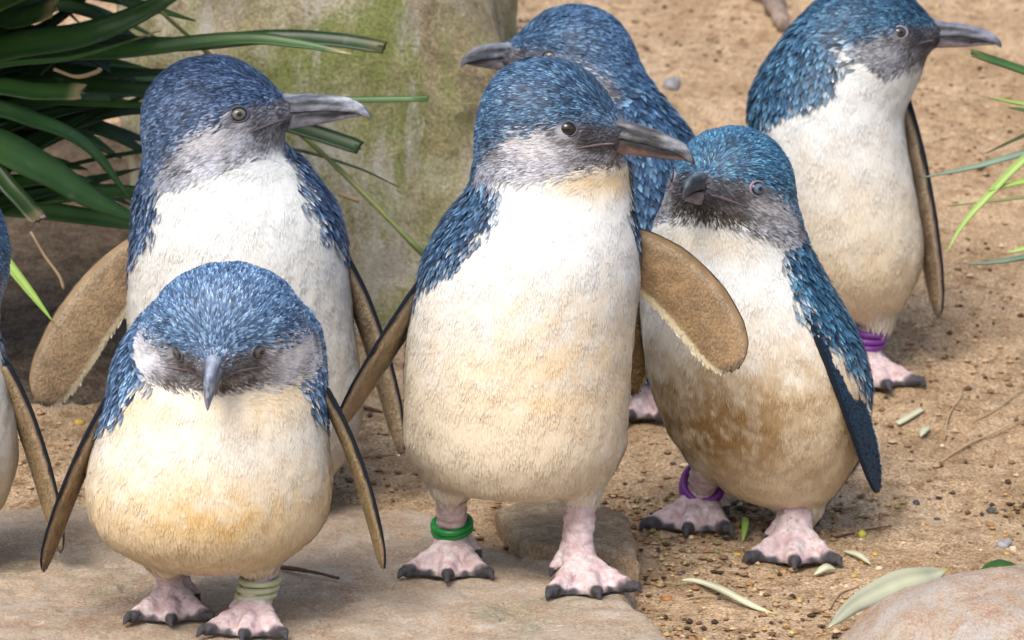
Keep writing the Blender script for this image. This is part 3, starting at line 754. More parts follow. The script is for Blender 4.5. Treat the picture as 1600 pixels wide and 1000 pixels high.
    for sg in (-1, 1):
        gp = []
        for k_ in np.linspace(0, 1, 14):
            Fk, Uk = 120 - 50 * k_, -7 - 15 * k_ ** 1.3
            a_ = np.stack([np.full(140, Fk), sg * np.linspace(110, 2, 140), np.full(140, Uk)], -1); d = f(fromh(a_)); gp.append(fromh(a_[np.argmax(d < 0.4)]))
        gp = np.array(gp); gr_ = np.interp(np.linspace(0, 1, 14), [0, 0.5, 0.9, 1], [1.8, 2.4, 1.8, 0.5]) * hs
        tg = unit(np.gradient(gp, axis=0)); s1 = unit(np.cross(tg, U)); s2 = np.cross(tg, s1)
        an_ = 2 * PI * np.arange(8) / 8
        Rg = gp[:, None] + gr_[:, None, None] * (np.cos(an_)[None, :, None] * s1[:, None] + np.sin(an_)[None, :, None] * s2[:, None])
        rv_, rq, rt = ring_loft(Rg)
        add('gape_edge', mesh_data('gape_edge', rv_ * s, [rq, rt], [M['lid']], np.tile(S.get('gape_c', (0.11, 0.085, 0.09)), (len(rv_), 1))), root)
    par = root
    for nm, R in (('beak', np.array(up)), ('lower_mandible', np.array(lw))):
        rv_, rq, rt = ring_loft(R)
        if nm == 'beak':
            gr = np.maximum(np.exp(-((rv_[:, 2] - np.interp(rv_[:, 0], [80, 150, 255], [14, 15, 2])) / 5.5) ** 2) * (rv_[:, 0] < 205), np.exp(-((rv_[:, 2] - np.interp(rv_[:, 0], BUP[:, 0], BUP[:, 2])) / 3.5) ** 2))
            ridge = np.exp(-(rv_[:, 1] / 7.0) ** 2) * (rv_[:, 2] > 4)
            cc = mixc(np.array(S.get('beak_c', (0.085, 0.095, 0.12))), np.array([0.022, 0.024, 0.03]), gr * 0.9)
            cc = mixc(cc, np.array(S.get('beak_l', (0.20, 0.23, 0.30))), np.clip(ridge * 0.75 + sst(rv_[:, 0], 205, 240) * 0.35 + 0.25 * sst(rv_[:, 0], 150, 110) * (rv_[:, 2] > 20) - 0.08 + 1.1 * fbm(rv_ / np.array([42, 7, 6]) + S['seed'], 3), 0, 0.9))
        else:
            low_e = sst(-(rv_[:, 2] - np.interp(rv_[:, 0], BLO[:, 0], BLO[:, 2])), -9, -3)
            cc = mixc(np.array([0.022, 0.022, 0.028]), np.array(S.get('beak_lo', (0.30, 0.27, 0.29))), np.clip(0.05 + 0.6 * low_e + 1.2 * fbm(rv_ / np.array([40, 8, 6]) + 4, 3) + 0.4 * sst(rv_[:, 0], 190, 90), 0, 1))
        X_ = fromh(rv_)
        o_ = add(nm, mesh_data(nm, X_ * s, [rq[:, ::-1], rt[:, ::-1]], [M['beak']], cc), par)
        par = o_
    for tv, tq, mk in bands:
        add('leg_band', mesh_data('leg_band', tv * s, [tq], [M[mk]]), root)
    return root

BRN = (0.30, 0.17, 0.065); DIRT = (0.20, 0.11, 0.045); GOLD = (0.62, 0.41, 0.15)
penguin('penguin', 'tall upright penguin behind the cream-banded one, raised flipper, head in profile', dict(
    Y=0.20, x0=385, z0=0.0, seed=1, yaw=4, vc=0,
    rows=[(240, 250, 470), (285, 216, 500), (320, 209, 528), (360, 206, 540), (420, 202, 545), (500, 201, 552), (580, 206, 563), (650, 222, 568), (700, 246, 556), (745, 290, 520), (780, 340, 470)],
    head=dict(c=(338, 184, -15), s=1.0, yaw=76, pitch=5), phi=[(100, 90), (250, 60), (320, 50), (370, 60), (430, 88), (480, 108), (800, 120)],
    cones=[((320, 700, 0), 60, (315, 770, 0), 34), ((440, 700, 0), 60, (440, 770, 0), 34)],
    feet=[dict(p=(300, 790), top=(310, 735, 0), yaw=-8), dict(p=(430, 790), top=(440, 735, 0), yaw=4, hind=-1)],
    flippers=[dict(pts=[(222, 395, 10), (128, 500, -20), (64, 632, -35)], lead=-1, hw=47, a=12, col=(0.30, 0.21, 0.12)),
              dict(pts=[(518, 385, 10), (580, 500, 25), (627, 710, 0)], lead=1, hw=42, a=60, col=(0.26, 0.2, 0.13))],
    cream_py=(330, 640), cream=(0, 0.45), cheek=1.4, lore=0.7, tint=(1.4, 1.2, 1.2), iris=(0.17, 0.16, 0.13), chin=0.6,
    beak_c=(0.085, 0.10, 0.135), beak_l=(0.40, 0.43, 0.50), beak_lo=(0.34, 0.33, 0.38)))
penguin('penguin', 'squat penguin with cream leg bands, face lowered toward the viewer', dict(
    Y=-0.115, x0=330, z0=0.0, seed=2, yaw=7, eF=80,
    rows=[(455, 262, 450, 45), (500, 212, 496, 40), (550, 184, 508, 30), (610, 168, 511, 15), (660, 160, 511, 5), (710, 142, 516), (765, 131, 520), (812, 143, 513), (842, 166, 490), (866, 200, 458), (882, 245, 420)],
    head=dict(c=(354, 516, -60), s=1.0, yaw=-4, pitch=-21, roll=2, fat=1.27, beak=0.72), phi=[(420, 92), (480, 62), (580, 46), (640, 62), (700, 105), (900, 125)], neck_k=30,
    cones=[((262, 805, -10), 66, (254, 866, -15), 33), ((400, 805, -10), 66, (406, 872, -15), 33)],
    feet=[dict(p=(268, 962), top=(256, 880, -10), yaw=4, z=0.0, hind=1, s=0.95), dict(p=(392, 985), top=(412, 885, -10), yaw=-8, z=0.0, hind=-1, s=0.95, band='band_cream', nb=3, bt=0.8, br=31)],
    flippers=[dict(pts=[(186, 610, 10), (118, 740, 10), (68, 892, -15)], lead=-1, hw=40, a=72, col=(0.26, 0.18, 0.10)),
              dict(pts=[(502, 610, 10), (562, 720, 10), (598, 890, -10)], lead=1, hw=40, a=68, col=(0.26, 0.19, 0.10))],
    cream_py=(590, 780), cream=(0, 0.85), cheek=1.5, tint=(1.75, 1.6, 1.5), throat=(70, -85, 70, 40, 0.75), chin=1.1, l2=4,
    stains=[(345, 770, 130, 45, GOLD, 0.8), (330, 850, 140, 40, (0.45, 0.33, 0.2), 0.45)], iris=(0.07, 0.065, 0.06), beak_c=(0.16, 0.19, 0.26), beak_l=(0.30, 0.34, 0.42)))
penguin('penguin', 'upright penguin with green leg bands, one brown flipper spread sideways', dict(
    Y=0.0, x0=810, z0=0.0, seed=3, yaw=18,
    rows=[(245, 760, 985), (290, 736, 985), (330, 702, 992), (380, 668, 1000), (430, 653, 1000), (500, 640, 993), (580, 632, 985), (650, 632, 982), (700, 640, 975), (735, 660, 955), (762, 690, 930)],
    head=dict(c=(862, 190, -20), s=1.0, yaw=62, pitch=-9), phi=[(100, 90), (240, 66), (330, 54), (400, 64), (450, 92), (520, 112), (800, 125)],
    cones=[((702, 690, 0), 62, (704, 758, -5), 32), ((903, 705, -5), 60, (908, 770, -12), 33)],
    feet=[dict(p=(703, 893), top=(703, 755, -5), yaw=-4, z=0.0, hind=1, s=1.0, band='band_green', nb=2, bt=0.86, br=29.5), dict(p=(914, 920), top=(908, 765, -12), yaw=14, z=0.0, hind=-1)],
    flippers=[dict(pts=[(704, 400, 5), (630, 510, 0), (528, 672, -20)], lead=-1, hw=44, a=62, col=(0.30, 0.215, 0.125)),
              dict(pts=[(968, 385, 10), (1085, 450, 5), (1148, 578, -10)], lead=1, hw=52, a=6, col=(0.235, 0.155, 0.08))],
    cream_py=(380, 600), cream=(0, 0.6), cheek=1.45, lore=1.0, throat=(105, -68, 48, 26, 0.85), chin=0.85, iris=(0.022, 0.015, 0.012), tint=(1, 1.05, 1.0),
    stains=[(880, 560, 140, 120, (0.74, 0.56, 0.33), 0.55), (800, 740, 150, 40, (0.5, 0.37, 0.24), 0.35)], beak_c=(0.022, 0.022, 0.026), beak_l=(0.20, 0.215, 0.25), beak_lo=(0.20, 0.12, 0.10)))
penguin('penguin', 'penguin with a blue leg band standing behind, head turned toward the boulder', dict(
    Y=0.42, x0=970, z0=float(ground_base(0, 0.42)), seed=4, yaw=-80, dr=1.0,
    rows=[(90, 850, 985), (130, 845, 1015), (170, 840, 1055), (220, 835, 1090), (300, 832, 1108), (400, 838, 1112), (460, 850, 1105), (510, 872, 1085), (545, 905, 1050)],
    head=dict(c=(890, 92, -10), s=0.86, yaw=-72, pitch=2, beak=0.72), phi=[(0, 95), (150, 40), (300, 36), (600, 60)],
    cones=[((950, 500, -40), 52, (945, 550, -40), 28), ((1010, 500, 10), 52, (1016, 545, 10), 28)],
    feet=[dict(p=(1004, 648), top=(1014, 530, 0), yaw=-25, s=0.95, band='band_blue', nb=3, bt=0.9, br=32, av=0.2), dict(p=(930, 660), top=(940, 565, -20), yaw=-40, s=0.95)],
    flippers=[dict(pts=[(945, 255, -130), (930, 380, -150), (925, 520, -150)], lead=-1, hw=40, a=10, under=-1)],
    cream_py=(300, 600), cheek=1.2, tint=(1.0, 1.1, 1.1), face_dark=0.2, dens=0.8))
penguin('penguin', 'hunched penguin with one purple-banded foot forward and a mud-stained belly', dict(
    Y=0.15, x0=1170, z0=-0.013, seed=5, yaw=-28,
    rows=[(325, 1045, 1236), (370, 1014, 1258), (420, 1003, 1284), (470, 1000, 1312), (530, 1003, 1344), (590, 1012, 1362), (640, 1026, 1360), (690, 1052, 1350), (730, 1094, 1334), (760, 1120, 1312), (785, 1165, 1285)],
    head=dict(c=(1140, 294, -35), s=0.98, yaw=-26, pitch=6, roll=-4, fat=1.02, beak=0.64), phi=[(200, 95), (330, 80), (400, 66), (480, 62), (540, 78), (620, 96), (800, 110)],
    cones=[((1235, 720, 0), 70, (1250, 792, 0), 36), ((1116, 670, -20), 58, (1108, 708, -20), 28)],
    feet=[dict(p=(1086, 822), top=(1108, 725, -20), yaw=-16, hind=1, band='band_purple', nb=3, bt=0.86, br=32, av=0.1), dict(p=(1240, 872), top=(1256, 770, 0), yaw=-6, hind=-1)],
    flippers=[dict(pts=[(1250, 440, -70), (1330, 590, -125), (1372, 768, -70)], lead=-1, hw=40, a=58, under=-1, col=(0.3, 0.26, 0.2)),
              dict(pts=[(1010, 440, 20), (992, 520, 40), (984, 616, 45)], lead=-1, hw=34, a=20, col=(0.2, 0.13, 0.06))],
    cream_py=(430, 600), cream=(0, 0.75), cheek=0.8, face_dark=0.45, chin=1.5, l2=6, tint=(0.75, 1.12, 1.05), iris=(0.10, 0.16, 0.24), lid=(0.22, 0.19, 0.24),
    throat=(95, -85, 45, 22, 0.4), stains=[(1110, 640, 110, 75, DIRT, 1.1), (1200, 620, 190, 130, (0.42, 0.26, 0.10), 0.5)], beak_c=(0.03, 0.035, 0.04), beak_l=(0.12, 0.16, 0.20), gape=5.0, foot_dirt=1.0))
penguin('penguin', 'long-necked penguin with a purple leg band, farther up the sandy bank', dict(
    Y=0.50, x0=1320, z0=float(ground_base(0, 0.5)), seed=6, yaw=42,
    rows=[(20, 1262, 1400), (60, 1222, 1415), (100, 1194, 1418), (140, 1172, 1412), (180, 1166, 1410), (230, 1174, 1416), (300, 1192, 1430), (370, 1215, 1442), (420, 1236, 1440), (460, 1262, 1420), (490, 1296, 1392)],
    head=dict(c=(1366, 50, -10), s=0.79, yaw=74, pitch=-2), phi=[(0, 46), (100, 45), (140, 46), (165, 66), (190, 94), (210, 122), (500, 130)], neck_k=60,
    cones=[((1365, 440, 0), 48, (1372, 500, 0), 26), ((1290, 440, 0), 48, (1288, 500, 0), 26)],
    feet=[dict(p=(1364, 600), top=(1374, 480, 0), yaw=14, s=0.9, band='band_purple', nb=3, bt=0.7, br=29), dict(p=(1285, 600), top=(1288, 480, 0), yaw=0, s=0.9)],
    flippers=[dict(pts=[(1404, 150, 15), (1438, 290, 20), (1466, 496, 0)], lead=1, hw=34, a=66, col=(0.24, 0.18, 0.12)),
              dict(pts=[(1190, 220, 15), (1160, 330, 30), (1150, 450, 0)], lead=-1, hw=34, a=50, col=(0.24, 0.18, 0.12))],
    cream_py=(180, 420), cream=(0, 0.75), cheek=0.65, face_dark=0.55, chin=0.6, tint=(0.8, 1.05, 1.0), iris=(0.05, 0.045, 0.05), beak_c=(0.09, 0.10, 0.14), beak_l=(0.2, 0.22, 0.29), lid=(0.26, 0.25, 0.32), dens=0.85, l2=-6))
penguin('penguin', 'penguin with only its flipper and flank showing beside the cream-banded one', dict(
    Y=0.02, x0=-90, z0=0.0, seed=7, yaw=8,
    rows=[(430, -150, 10 - 60), (480, -185, -12), (540, -200, 3), (600, -208, 14), (660, -212, 24), (710, -212, 28), (760, -206, 20), (800, -190, 2), (840, -160, -30)],
    head=dict(c=(-100, 380, -15), s=1.0, yaw=-40, pitch=0), phi=[(300, 95), (500, 76), (570, 78), (640, 96), (860, 120)],
    cones=[((-165, 790, 0), 45, (-168, 845, 0), 32), ((-80, 790, 0), 50, (-80, 845, 0), 32)],
    feet=[dict(p=(-185, 890), top=(-170, 820, 0), yaw=-5, z=0.0), dict(p=(-88, 890), top=(-80, 820, 0), yaw=0, z=0.0, hind=-1)],
    flippers=[dict(pts=[(0, 570, -10), (50, 680, 10), (94, 862, -15)], lead=1, hw=42, a=55, col=(0.25, 0.18, 0.10))],
    cream_py=(560, 780), cream=(0, 0.7), tint=(1, 1.05, 1), dens=0.7))

# ------------------------------------------------------------------ plants
def bez(pts, n):
    pts = np.asarray(pts, dtype=float); k = len(pts); t_ = np.linspace(0, k - 1, n)
    P = np.concatenate([2 * pts[:1] - pts[1:2], pts, 2 * pts[-1:] - pts[-2:-1]])
    out = []
    for x in t_:
        i = min(int(x), k - 2); u = x - i; a, b_, c, d = P[i:i + 4]
        out.append(0.5 * (2 * b_ + (c - a) * u + (2 * a - 5 * b_ + 4 * c - d) * u * u + (3 * b_ - 3 * c + d - a) * u ** 3))
    return np.array(out)
def blade_mesh(name, pts, width, mat, tip='point', face=(0.1, -0.75, 0.65), fold=0.28, base_w=0.8, thick=0.0007, tipcol=None, n=22, wave=0.0):
    """a leaf blade: pts world points base to tip, width in metres"""
    C = bez(pts, n); tt = np.linspace(0, 1, n); T = unit(np.gradient(C, axis=0))
    fn = np.asarray(face, dtype=float); Sd = unit(np.cross(T, np.tile(fn, (n, 1)))); Nn = unit(np.cross(Sd, T))
    if tip == 'point': wv = np.interp(tt, [0, 0.2, 0.55, 0.8, 0.93, 1], [base_w, 1, 0.95, 0.62, 0.3, 0.04])
    elif tip == 'cut': wv = np.interp(tt, [0, 0.2, 0.97, 1], [base_w, 1, 0.92, 0.8])
    else: wv = np.interp(tt, [0, 0.08, 0.3, 0.6, 0.85, 1], [0.05, 0.35, 0.85, 1.0, 0.55, 0.03])
    wv = wv * width * 0.5
    xs = np.array([-1, -0.5, 0, 0.5, 1.0]); prof = fold * np.abs(xs)
    if wave: C = C + Nn * (wave * width * np.sin(tt * 11 + 1))[:, None]; wv = wv * (1 + 0.10 * np.sin(tt * 17))
    top = C[:, None] + Sd[:, None] * (wv[:, None] * xs)[..., None] + Nn[:, None] * (wv[:, None] * prof + thick)[..., None]
    if tip == 'cut': top[-1] += T[-1] * (np.array([0.3, -0.1, 0.25, -0.2, 0.15]) * width * 0.6)[:, None]
    bot = top - Nn[:, None] * thick * 1.6
    R_ = np.concatenate([top, bot[:, ::-1]], 1)
    V, Q, Tt = ring_loft(R_)
    c = np.ones((len(V), 3)); cx = np.concatenate([xs, xs[::-1]]); ccol = np.ones((n, 10, 3))
    ccol *= (1 + 0.3 * np.exp(-(cx / 0.2) ** 2) - 0.12 * (np.abs(cx) > 0.9))[None, :, None]
    if tipcol is not None:
        k_ = sst(tt, 0.9, 0.985)[:, None, None]; ccol = ccol * (1 - k_) + np.asarray(tipcol) * k_
    c[:n * 10] = ccol.reshape(-1, 3)
    return V, Q, Tt, c
def blade(parent, name, org, pts, width, mat, **k):
    V, Q, Tt, c = blade_mesh(name, pts, width, mat, **k)
    return add(name, mesh_data(name, V - org, [Q, Tt], [mat], c), parent)
def tube_mesh(pts, r0, r1, n=16, m_=7, wob=0.0, seed=0):
    C = bez(pts, n)
    if wob: C = C + wob * np.stack([fbm(C * 40 + seed, 2), fbm(C * 40 + seed + 9, 2), fbm(C * 40 + seed + 21, 2)], -1)
    T = unit(np.gradient(C, axis=0)); a = unit(np.cross(T, [0.2, 0.35, 0.9])); b_ = np.cross(T, a); an = 2 * PI * np.arange(m_) / m_
    rr = np.linspace(r0, r1, n) * (1 + 0.25 * (np.random.default_rng(seed).random(n) - 0.5))
    R_ = C[:, None] + rr[:, None, None] * (np.cos(an)[None, :, None] * a[:, None] + np.sin(an)[None, :, None] * b_[:, None])
    V, Q, T_ = ring_loft(R_); return V, Q, T_

m, t, b = new_mat('shaded_soil', 0.95, 0.1); oc = coords(t)
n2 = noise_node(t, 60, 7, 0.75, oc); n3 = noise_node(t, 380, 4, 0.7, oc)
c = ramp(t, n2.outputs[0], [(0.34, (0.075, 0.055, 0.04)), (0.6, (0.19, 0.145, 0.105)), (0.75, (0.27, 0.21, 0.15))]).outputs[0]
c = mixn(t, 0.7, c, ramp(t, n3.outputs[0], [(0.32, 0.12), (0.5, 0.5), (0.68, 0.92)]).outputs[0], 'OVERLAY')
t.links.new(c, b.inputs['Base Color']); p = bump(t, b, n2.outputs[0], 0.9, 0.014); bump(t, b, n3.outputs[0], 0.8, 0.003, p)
M['shaded'] = m
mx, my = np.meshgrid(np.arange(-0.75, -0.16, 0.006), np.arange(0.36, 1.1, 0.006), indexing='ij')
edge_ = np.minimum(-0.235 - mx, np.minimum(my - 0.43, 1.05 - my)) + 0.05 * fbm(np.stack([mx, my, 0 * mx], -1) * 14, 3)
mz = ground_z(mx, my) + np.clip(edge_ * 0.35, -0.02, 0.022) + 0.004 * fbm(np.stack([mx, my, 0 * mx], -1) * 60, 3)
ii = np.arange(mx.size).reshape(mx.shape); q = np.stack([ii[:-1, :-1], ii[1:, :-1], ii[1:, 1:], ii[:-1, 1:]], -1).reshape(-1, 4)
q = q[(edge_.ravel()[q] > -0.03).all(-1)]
tag(add('soil_shade', mesh_data('soil_shade', np.stack([mx, my, mz], -1).reshape(-1, 3), [q], [M['shaded']])), kind='structure')  # dark sheet over the sand: humus, its tone also standing for plant shade

# strap-leaved tussock beside the boulder, its crown left of the view
org = np.array([at(-230, 330, 0.42)[0], 0.42, float(ground_base(0, 0.42))])
plant = add('strap_leaf_plant', None, loc=org)
tag(plant, 'dark green strap-leaved plant arching over the sand beside the mossy boulder', 'plant')
root_p = org + np.array([0, 0, 0.02])
def pl(pxs, Y0, Y1, wpx, mat='leaf', **k):
    n_ = len(pxs); W_ = [at(x, y, Y0 + (Y1 - Y0) * i / max(1, n_ - 1)) for i, (x, y) in enumerate(pxs)]
    first = W_[0]; bend = root_p * 0.45 + first * 0.55 + np.array([0, 0, 0.05])
    P_ = [root_p + np.array([0, random.uniform(-.02, .02), 0]), bend] + W_
    o_ = blade(plant, 'leaf', org, P_, wpx * mpp((Y0 + Y1) / 2), M[mat], n=34, **k); return o_
DRY = (9.0, 3.0, 7.0)
pl([(-40, 40), (30, 32), (86, 16)], 0.42, 0.38, 46, tipcol=DRY, tip='cut')
pl([(-40, 98), (130, 58), (230, 18), (330, -45)], 0.40, 0.44, 52)
pl([(-40, 104), (190, 82), (370, 62), (470, 70), (552, 86)], 0.44, 0.40, 30, tipcol=DRY)
pl([(-40, 60), (250, 72), (420, 60), (520, 64), (599, 76)], 0.46, 0.44, 28, 'leaf_dark', tip='cut', tipcol=(4, 1.6, 2))
pl([(-40, 118), (120, 90), (252, 48)], 0.36, 0.36, 12, tipcol=DRY)
pl([(-40, 122), (150, 116), (320, 112)], 0.46, 0.48, 30, 'leaf_dark')
pl([(-40, 146), (60, 146), (128, 146)], 0.38, 0.36, 34, 'leaf', tip='cut', tipcol=DRY)
pl([(-40, 168), (240, 165), (480, 158), (668, 155)], 0.45, 0.40, 11, 'leaf', tip='cut')
pl([(-40, 176), (60, 192), (140, 232), (208, 318)], 0.36, 0.40, 32)
pl([(-40, 226), (60, 262), (140, 310), (232, 352)], 0.34, 0.36, 62, fold=0.2)
pl([(-40, 250), (20, 300), (60, 345)], 0.34, 0.30, 30, 'leaf_dark', tip='cut', tipcol=DRY)
pl([(-40, 190), (120, 196), (240, 222)], 0.48, 0.52, 48, 'leaf_dark')
pl([(-40, 350), (10, 410), (48, 458), (82, 502)], 0.26, 0.18, 20, 'leaf_lime', tipcol=None)
pl([(-40, 140), (300, 150), (430, 190), (500, 212), (560, 232)], 0.44, 0.42, 30, 'leaf_dark', tip='cut')
pl([(-40, 300), (200, 240), (420, 230), (545, 258), (622, 292)], 0.47, 0.46, 7, 'leaf_dark')
for k in range(44):
    y0 = random.uniform(-90, 330); x1 = random.uniform(120, 330); y1 = y0 + random.uniform(-150, 70) + (0 if y0 < 200 else -20)
    pl([(-40, y0), (x1 * 0.5, (y0 + y1) / 2 - random.uniform(0, 40)), (x1, y1)], random.uniform(0.42, 0.5), random.uniform(0.46, 0.56), random.uniform(22, 48), 'leaf_dark' if k % 3 else 'leaf')
for k in range(60):                                     # unseen overhanging leaves above the frame, added to shade the ground below
    x1 = random.uniform(-160, 330); y1 = random.uniform(-330, -60); a_ = at(x1, y1, random.uniform(0.05, 0.5))
    P_ = [root_p, root_p + np.array([random.uniform(-.08, .02), random.uniform(-.05, .05), random.uniform(0.22, 0.32)]), a_, a_ + np.array([0.10, random.uniform(-0.06, 0.04), -0.015])]
    blade(plant, 'leaf', org, P_, random.uniform(0.016, 0.028), M['leaf'], n=26)
for pts, r in (([(240, 8), (400, 150), (520, 255), (662, 398)], 4.2),):
    W_ = [at(x, y, Y_) for (x, y), Y_ in zip(pts, (0.50, 0.47, 0.44, 0.40))]
    V, Q, T_ = tube_mesh(W_, r * mpp(0.45) * 0.8, r * mpp(0.45) * 1.1, 24); o = add('flower_stalk', mesh_data('flower_stalk', V - W_[0], [Q, T_], [M['stem']], np.ones((len(V), 3))), loc=W_[0])
    tag(o, 'long thin green stalk leaning across the mossy boulder behind the penguins', 'stalk')
for (nm, lb, pts, Y_, r, mt) in [
    ('dry_stalk', 'broken dry tan stalk end poking out of the strap leaves', [(84, 108), (120, 120), (152, 112), (156, 106)], 0.33, 4.0, 'straw'),
    ('dry_stalk', 'short dry straw lying against the boulder below the green stalk', [(528, 302), (545, 308), (562, 314)], 0.5, 4.0, 'straw'),
    ('dry_stalk', 'bent dry stem hanging below the brown-tipped strap leaf', [(48, 362), (70, 400), (92, 430), (100, 452)], 0.30, 2.6, 'straw')]:
    W_ = [at(x, y, Y_) for x, y in pts]
    V, Q, T_ = tube_mesh(W_, r * mpp(Y_) * 0.7, r * mpp(Y_), 12); o = add(nm, mesh_data(nm, V - W_[0], [Q, T_], [M[mt]], np.ones((len(V), 3))), loc=W_[0]); tag(o, lb, 'stalk')

# grass at the right edge
org2 = np.array([at(1800, 420, 0.42)[0], 0.42, float(ground_base(0, 0.42))])
grass = add('grass_tussock', None, loc=org2)
tag(grass, 'grass tussock with lime and bluish blades reaching over the sandy bank', 'grass')
def gb(pxs, Y0, Y1, wpx, mat, **k):
    W_ = [at(x, y, Y0 + (Y1 - Y0) * i / (len(pxs) - 1)) for i, (x, y) in enumerate(pxs)]
    P_ = [org2 + [0, 0, 0.005], org2 * 0.45 + W_[0] * 0.55 + np.array([0, 0, 0.04])] + W_
    blade(grass, 'leaf', org2, P_, wpx * mpp(Y0), M[mat], n=30, **k)
gb([(1680, 140), (1600, 112), (1518, 84)], 0.4, 0.34, 17, 'leaf', tip='cut', tipcol=(3, 1.5, 2))
gb([(1680, 178), (1610, 165), (1545, 153)], 0.42, 0.4, 12, 'leaf_lime')
gb([(1680, 190), (1620, 176), (1575, 168)], 0.4, 0.4, 13, 'leaf')
gb([(1680, 185), (1610, 208), (1540, 240)], 0.5, 0.52, 9, 'leaf_dark')
gb([(1680, 222), (1600, 240), (1520, 262), (1440, 278)], 0.42, 0.42, 13, 'leaf_blue')
gb([(1680, 200), (1600, 250), (1545, 305), (1505, 350), (1478, 396)], 0.36, 0.32, 14, 'leaf_lime')
gb([(1680, 276), (1610, 282), (1545, 298)], 0.36, 0.34, 17, 'leaf_lime')
gb([(1680, 380), (1620, 398), (1570, 408), (1512, 414)], 0.38, 0.36, 13, 'leaf_blue')
gb([(1680, 378), (1620, 385), (1572, 396)], 0.36, 0.36, 18, 'leaf_lime')
gb([(1680, 295), (1590, 310), (1480, 322)], 0.44, 0.46, 7, 'stem')

# ------------------------------------------------------------------ litter on the ground
def gpt(px, py, lift=0.0):
    z = 0.0
    for _ in range(8):
        p_ = at_z(px, py, z); z = float(ground_z(p_[0], p_[1]))
    p_[2] = z + lift; return p_
def stone_mesh(name, seed, r, mat, flat=0.7, rough=0.3, n=3):
    V, T_, Q = sphere_mesh(10, 7); V = V * np.array([1, 0.85, flat]); V = V * (1 + rough * vnoise(V * 1.3 + seed * 7.7))[:, None]
    return mesh_data(name, V * r, [Q, T_], [mat], None, True)
SM = {'seed': flat_mat('seed_husk', (0.42, 0.27, 0.12), 0.6, 0.3, 0.3, 300), 'pale': flat_mat('pale_seed', (0.58, 0.47, 0.32), 0.7, 0.3, 0.2, 300),
      'grey': flat_mat('grey_stone', (0.26, 0.26, 0.27), 0.8, 0.3, 0.4, 150, (400, 0.5, 0.001)), 'dark': flat_mat('dark_stone', (0.07, 0.065, 0.065), 0.8, 0.3, 0.4, 150),
      'white': flat_mat('white_stone', (0.72, 0.69, 0.64), 0.7, 0.3, 0.1, 150), 'lime': flat_mat('green_berry', (0.36, 0.38, 0.05), 0.45, 0.4, 0.15, 150),
      'yellow': flat_mat('yellow_seed', (0.55, 0.36, 0.06), 0.6, 0.3, 0.2, 150), 'rust': flat_mat('rust_chip', (0.36, 0.16, 0.06), 0.8, 0.2, 0.3, 200), 'soil_shade': flat_mat('soil_crumb', (0.20, 0.125, 0.07), 0.95, 0.1, 0.45, 90)}
def stone(name, label, cat, px, py, rpx, mat, group=None, flat=0.7, seed=0, rough=0.3):
    p_ = ground_hit(px, py); r = rpx * mpp(p_[1])
    o_ = add(name, stone_mesh(name, seed, r, SM[mat], flat, rough), loc=p_ + np.array([0, 0, r * flat * 0.6])); o_.rotation_euler = (0, 0, seed * 1.7)
    return tag(o_, label, cat, group)
stone('pebble', 'grey and white pebble on the sand beyond the blue-backed penguin', 'pebble', 1048, 138, 17, 'grey', seed=1, rough=0.5)
stone('pebble', 'small bright white stone beside the blurred head of the far penguin', 'pebble', 975, 68, 12, 'white', seed=2)
stone('pebble', 'angular bluish grey pebble near the pink rock', 'pebble', 1569, 856, 12, 'grey', seed=3, rough=0.55)
stone('pebble', 'dark rounded pebble in the sand right of the hunched penguin', 'pebble', 1548, 802, 9, 'dark', seed=4)
stone('berry', 'round lime-green berry on the sand by the hunched penguin', 'berry', 1347, 839, 7, 'lime', flat=1.0, rough=0.03)
stone('seed', 'yellow seed on the sand beside the purple-banded foot', 'seed', 1168, 878, 10, 'yellow', flat=0.6, seed=5)
stone('seed', 'yellow seed on the sand near the spread flipper of the rear penguin', 'seed', 125, 664, 8, 'yellow', flat=0.7, seed=6)
rr = random.Random(3)
for k in range(95):
    px = rr.uniform(1040, 1600); py = rr.choice([rr.uniform(690, 995), rr.uniform(780, 960)])
    mt = rr.choice(['seed', 'seed', 'pale', 'pale', 'rust', 'dark', 'yellow'])
    lbl = {'seed': 'brown seed husk scattered on the sand near the hunched penguin', 'pale': 'pale seed scattered on the sand near the hunched penguin', 'rust': 'rusty red chip scattered on the sand near the hunched penguin',
           'dark': 'small dark stone scattered on the sand near the hunched penguin', 'yellow': 'small yellow seed scattered on the sand near the hunched penguin'}[mt]
    stone({'seed': 'seed_husk', 'pale': 'seed', 'rust': 'stone_chip', 'dark': 'pebble', 'yellow': 'seed'}[mt], lbl, {'rust': 'chip', 'dark': 'pebble'}.get(mt, 'seed'), px, py, rr.uniform(3.0, 3.6 + 5.5 * rr.random()), mt, mt + ' bits on the sand', rr.uniform(0.4, 0.8), k, 0.45)
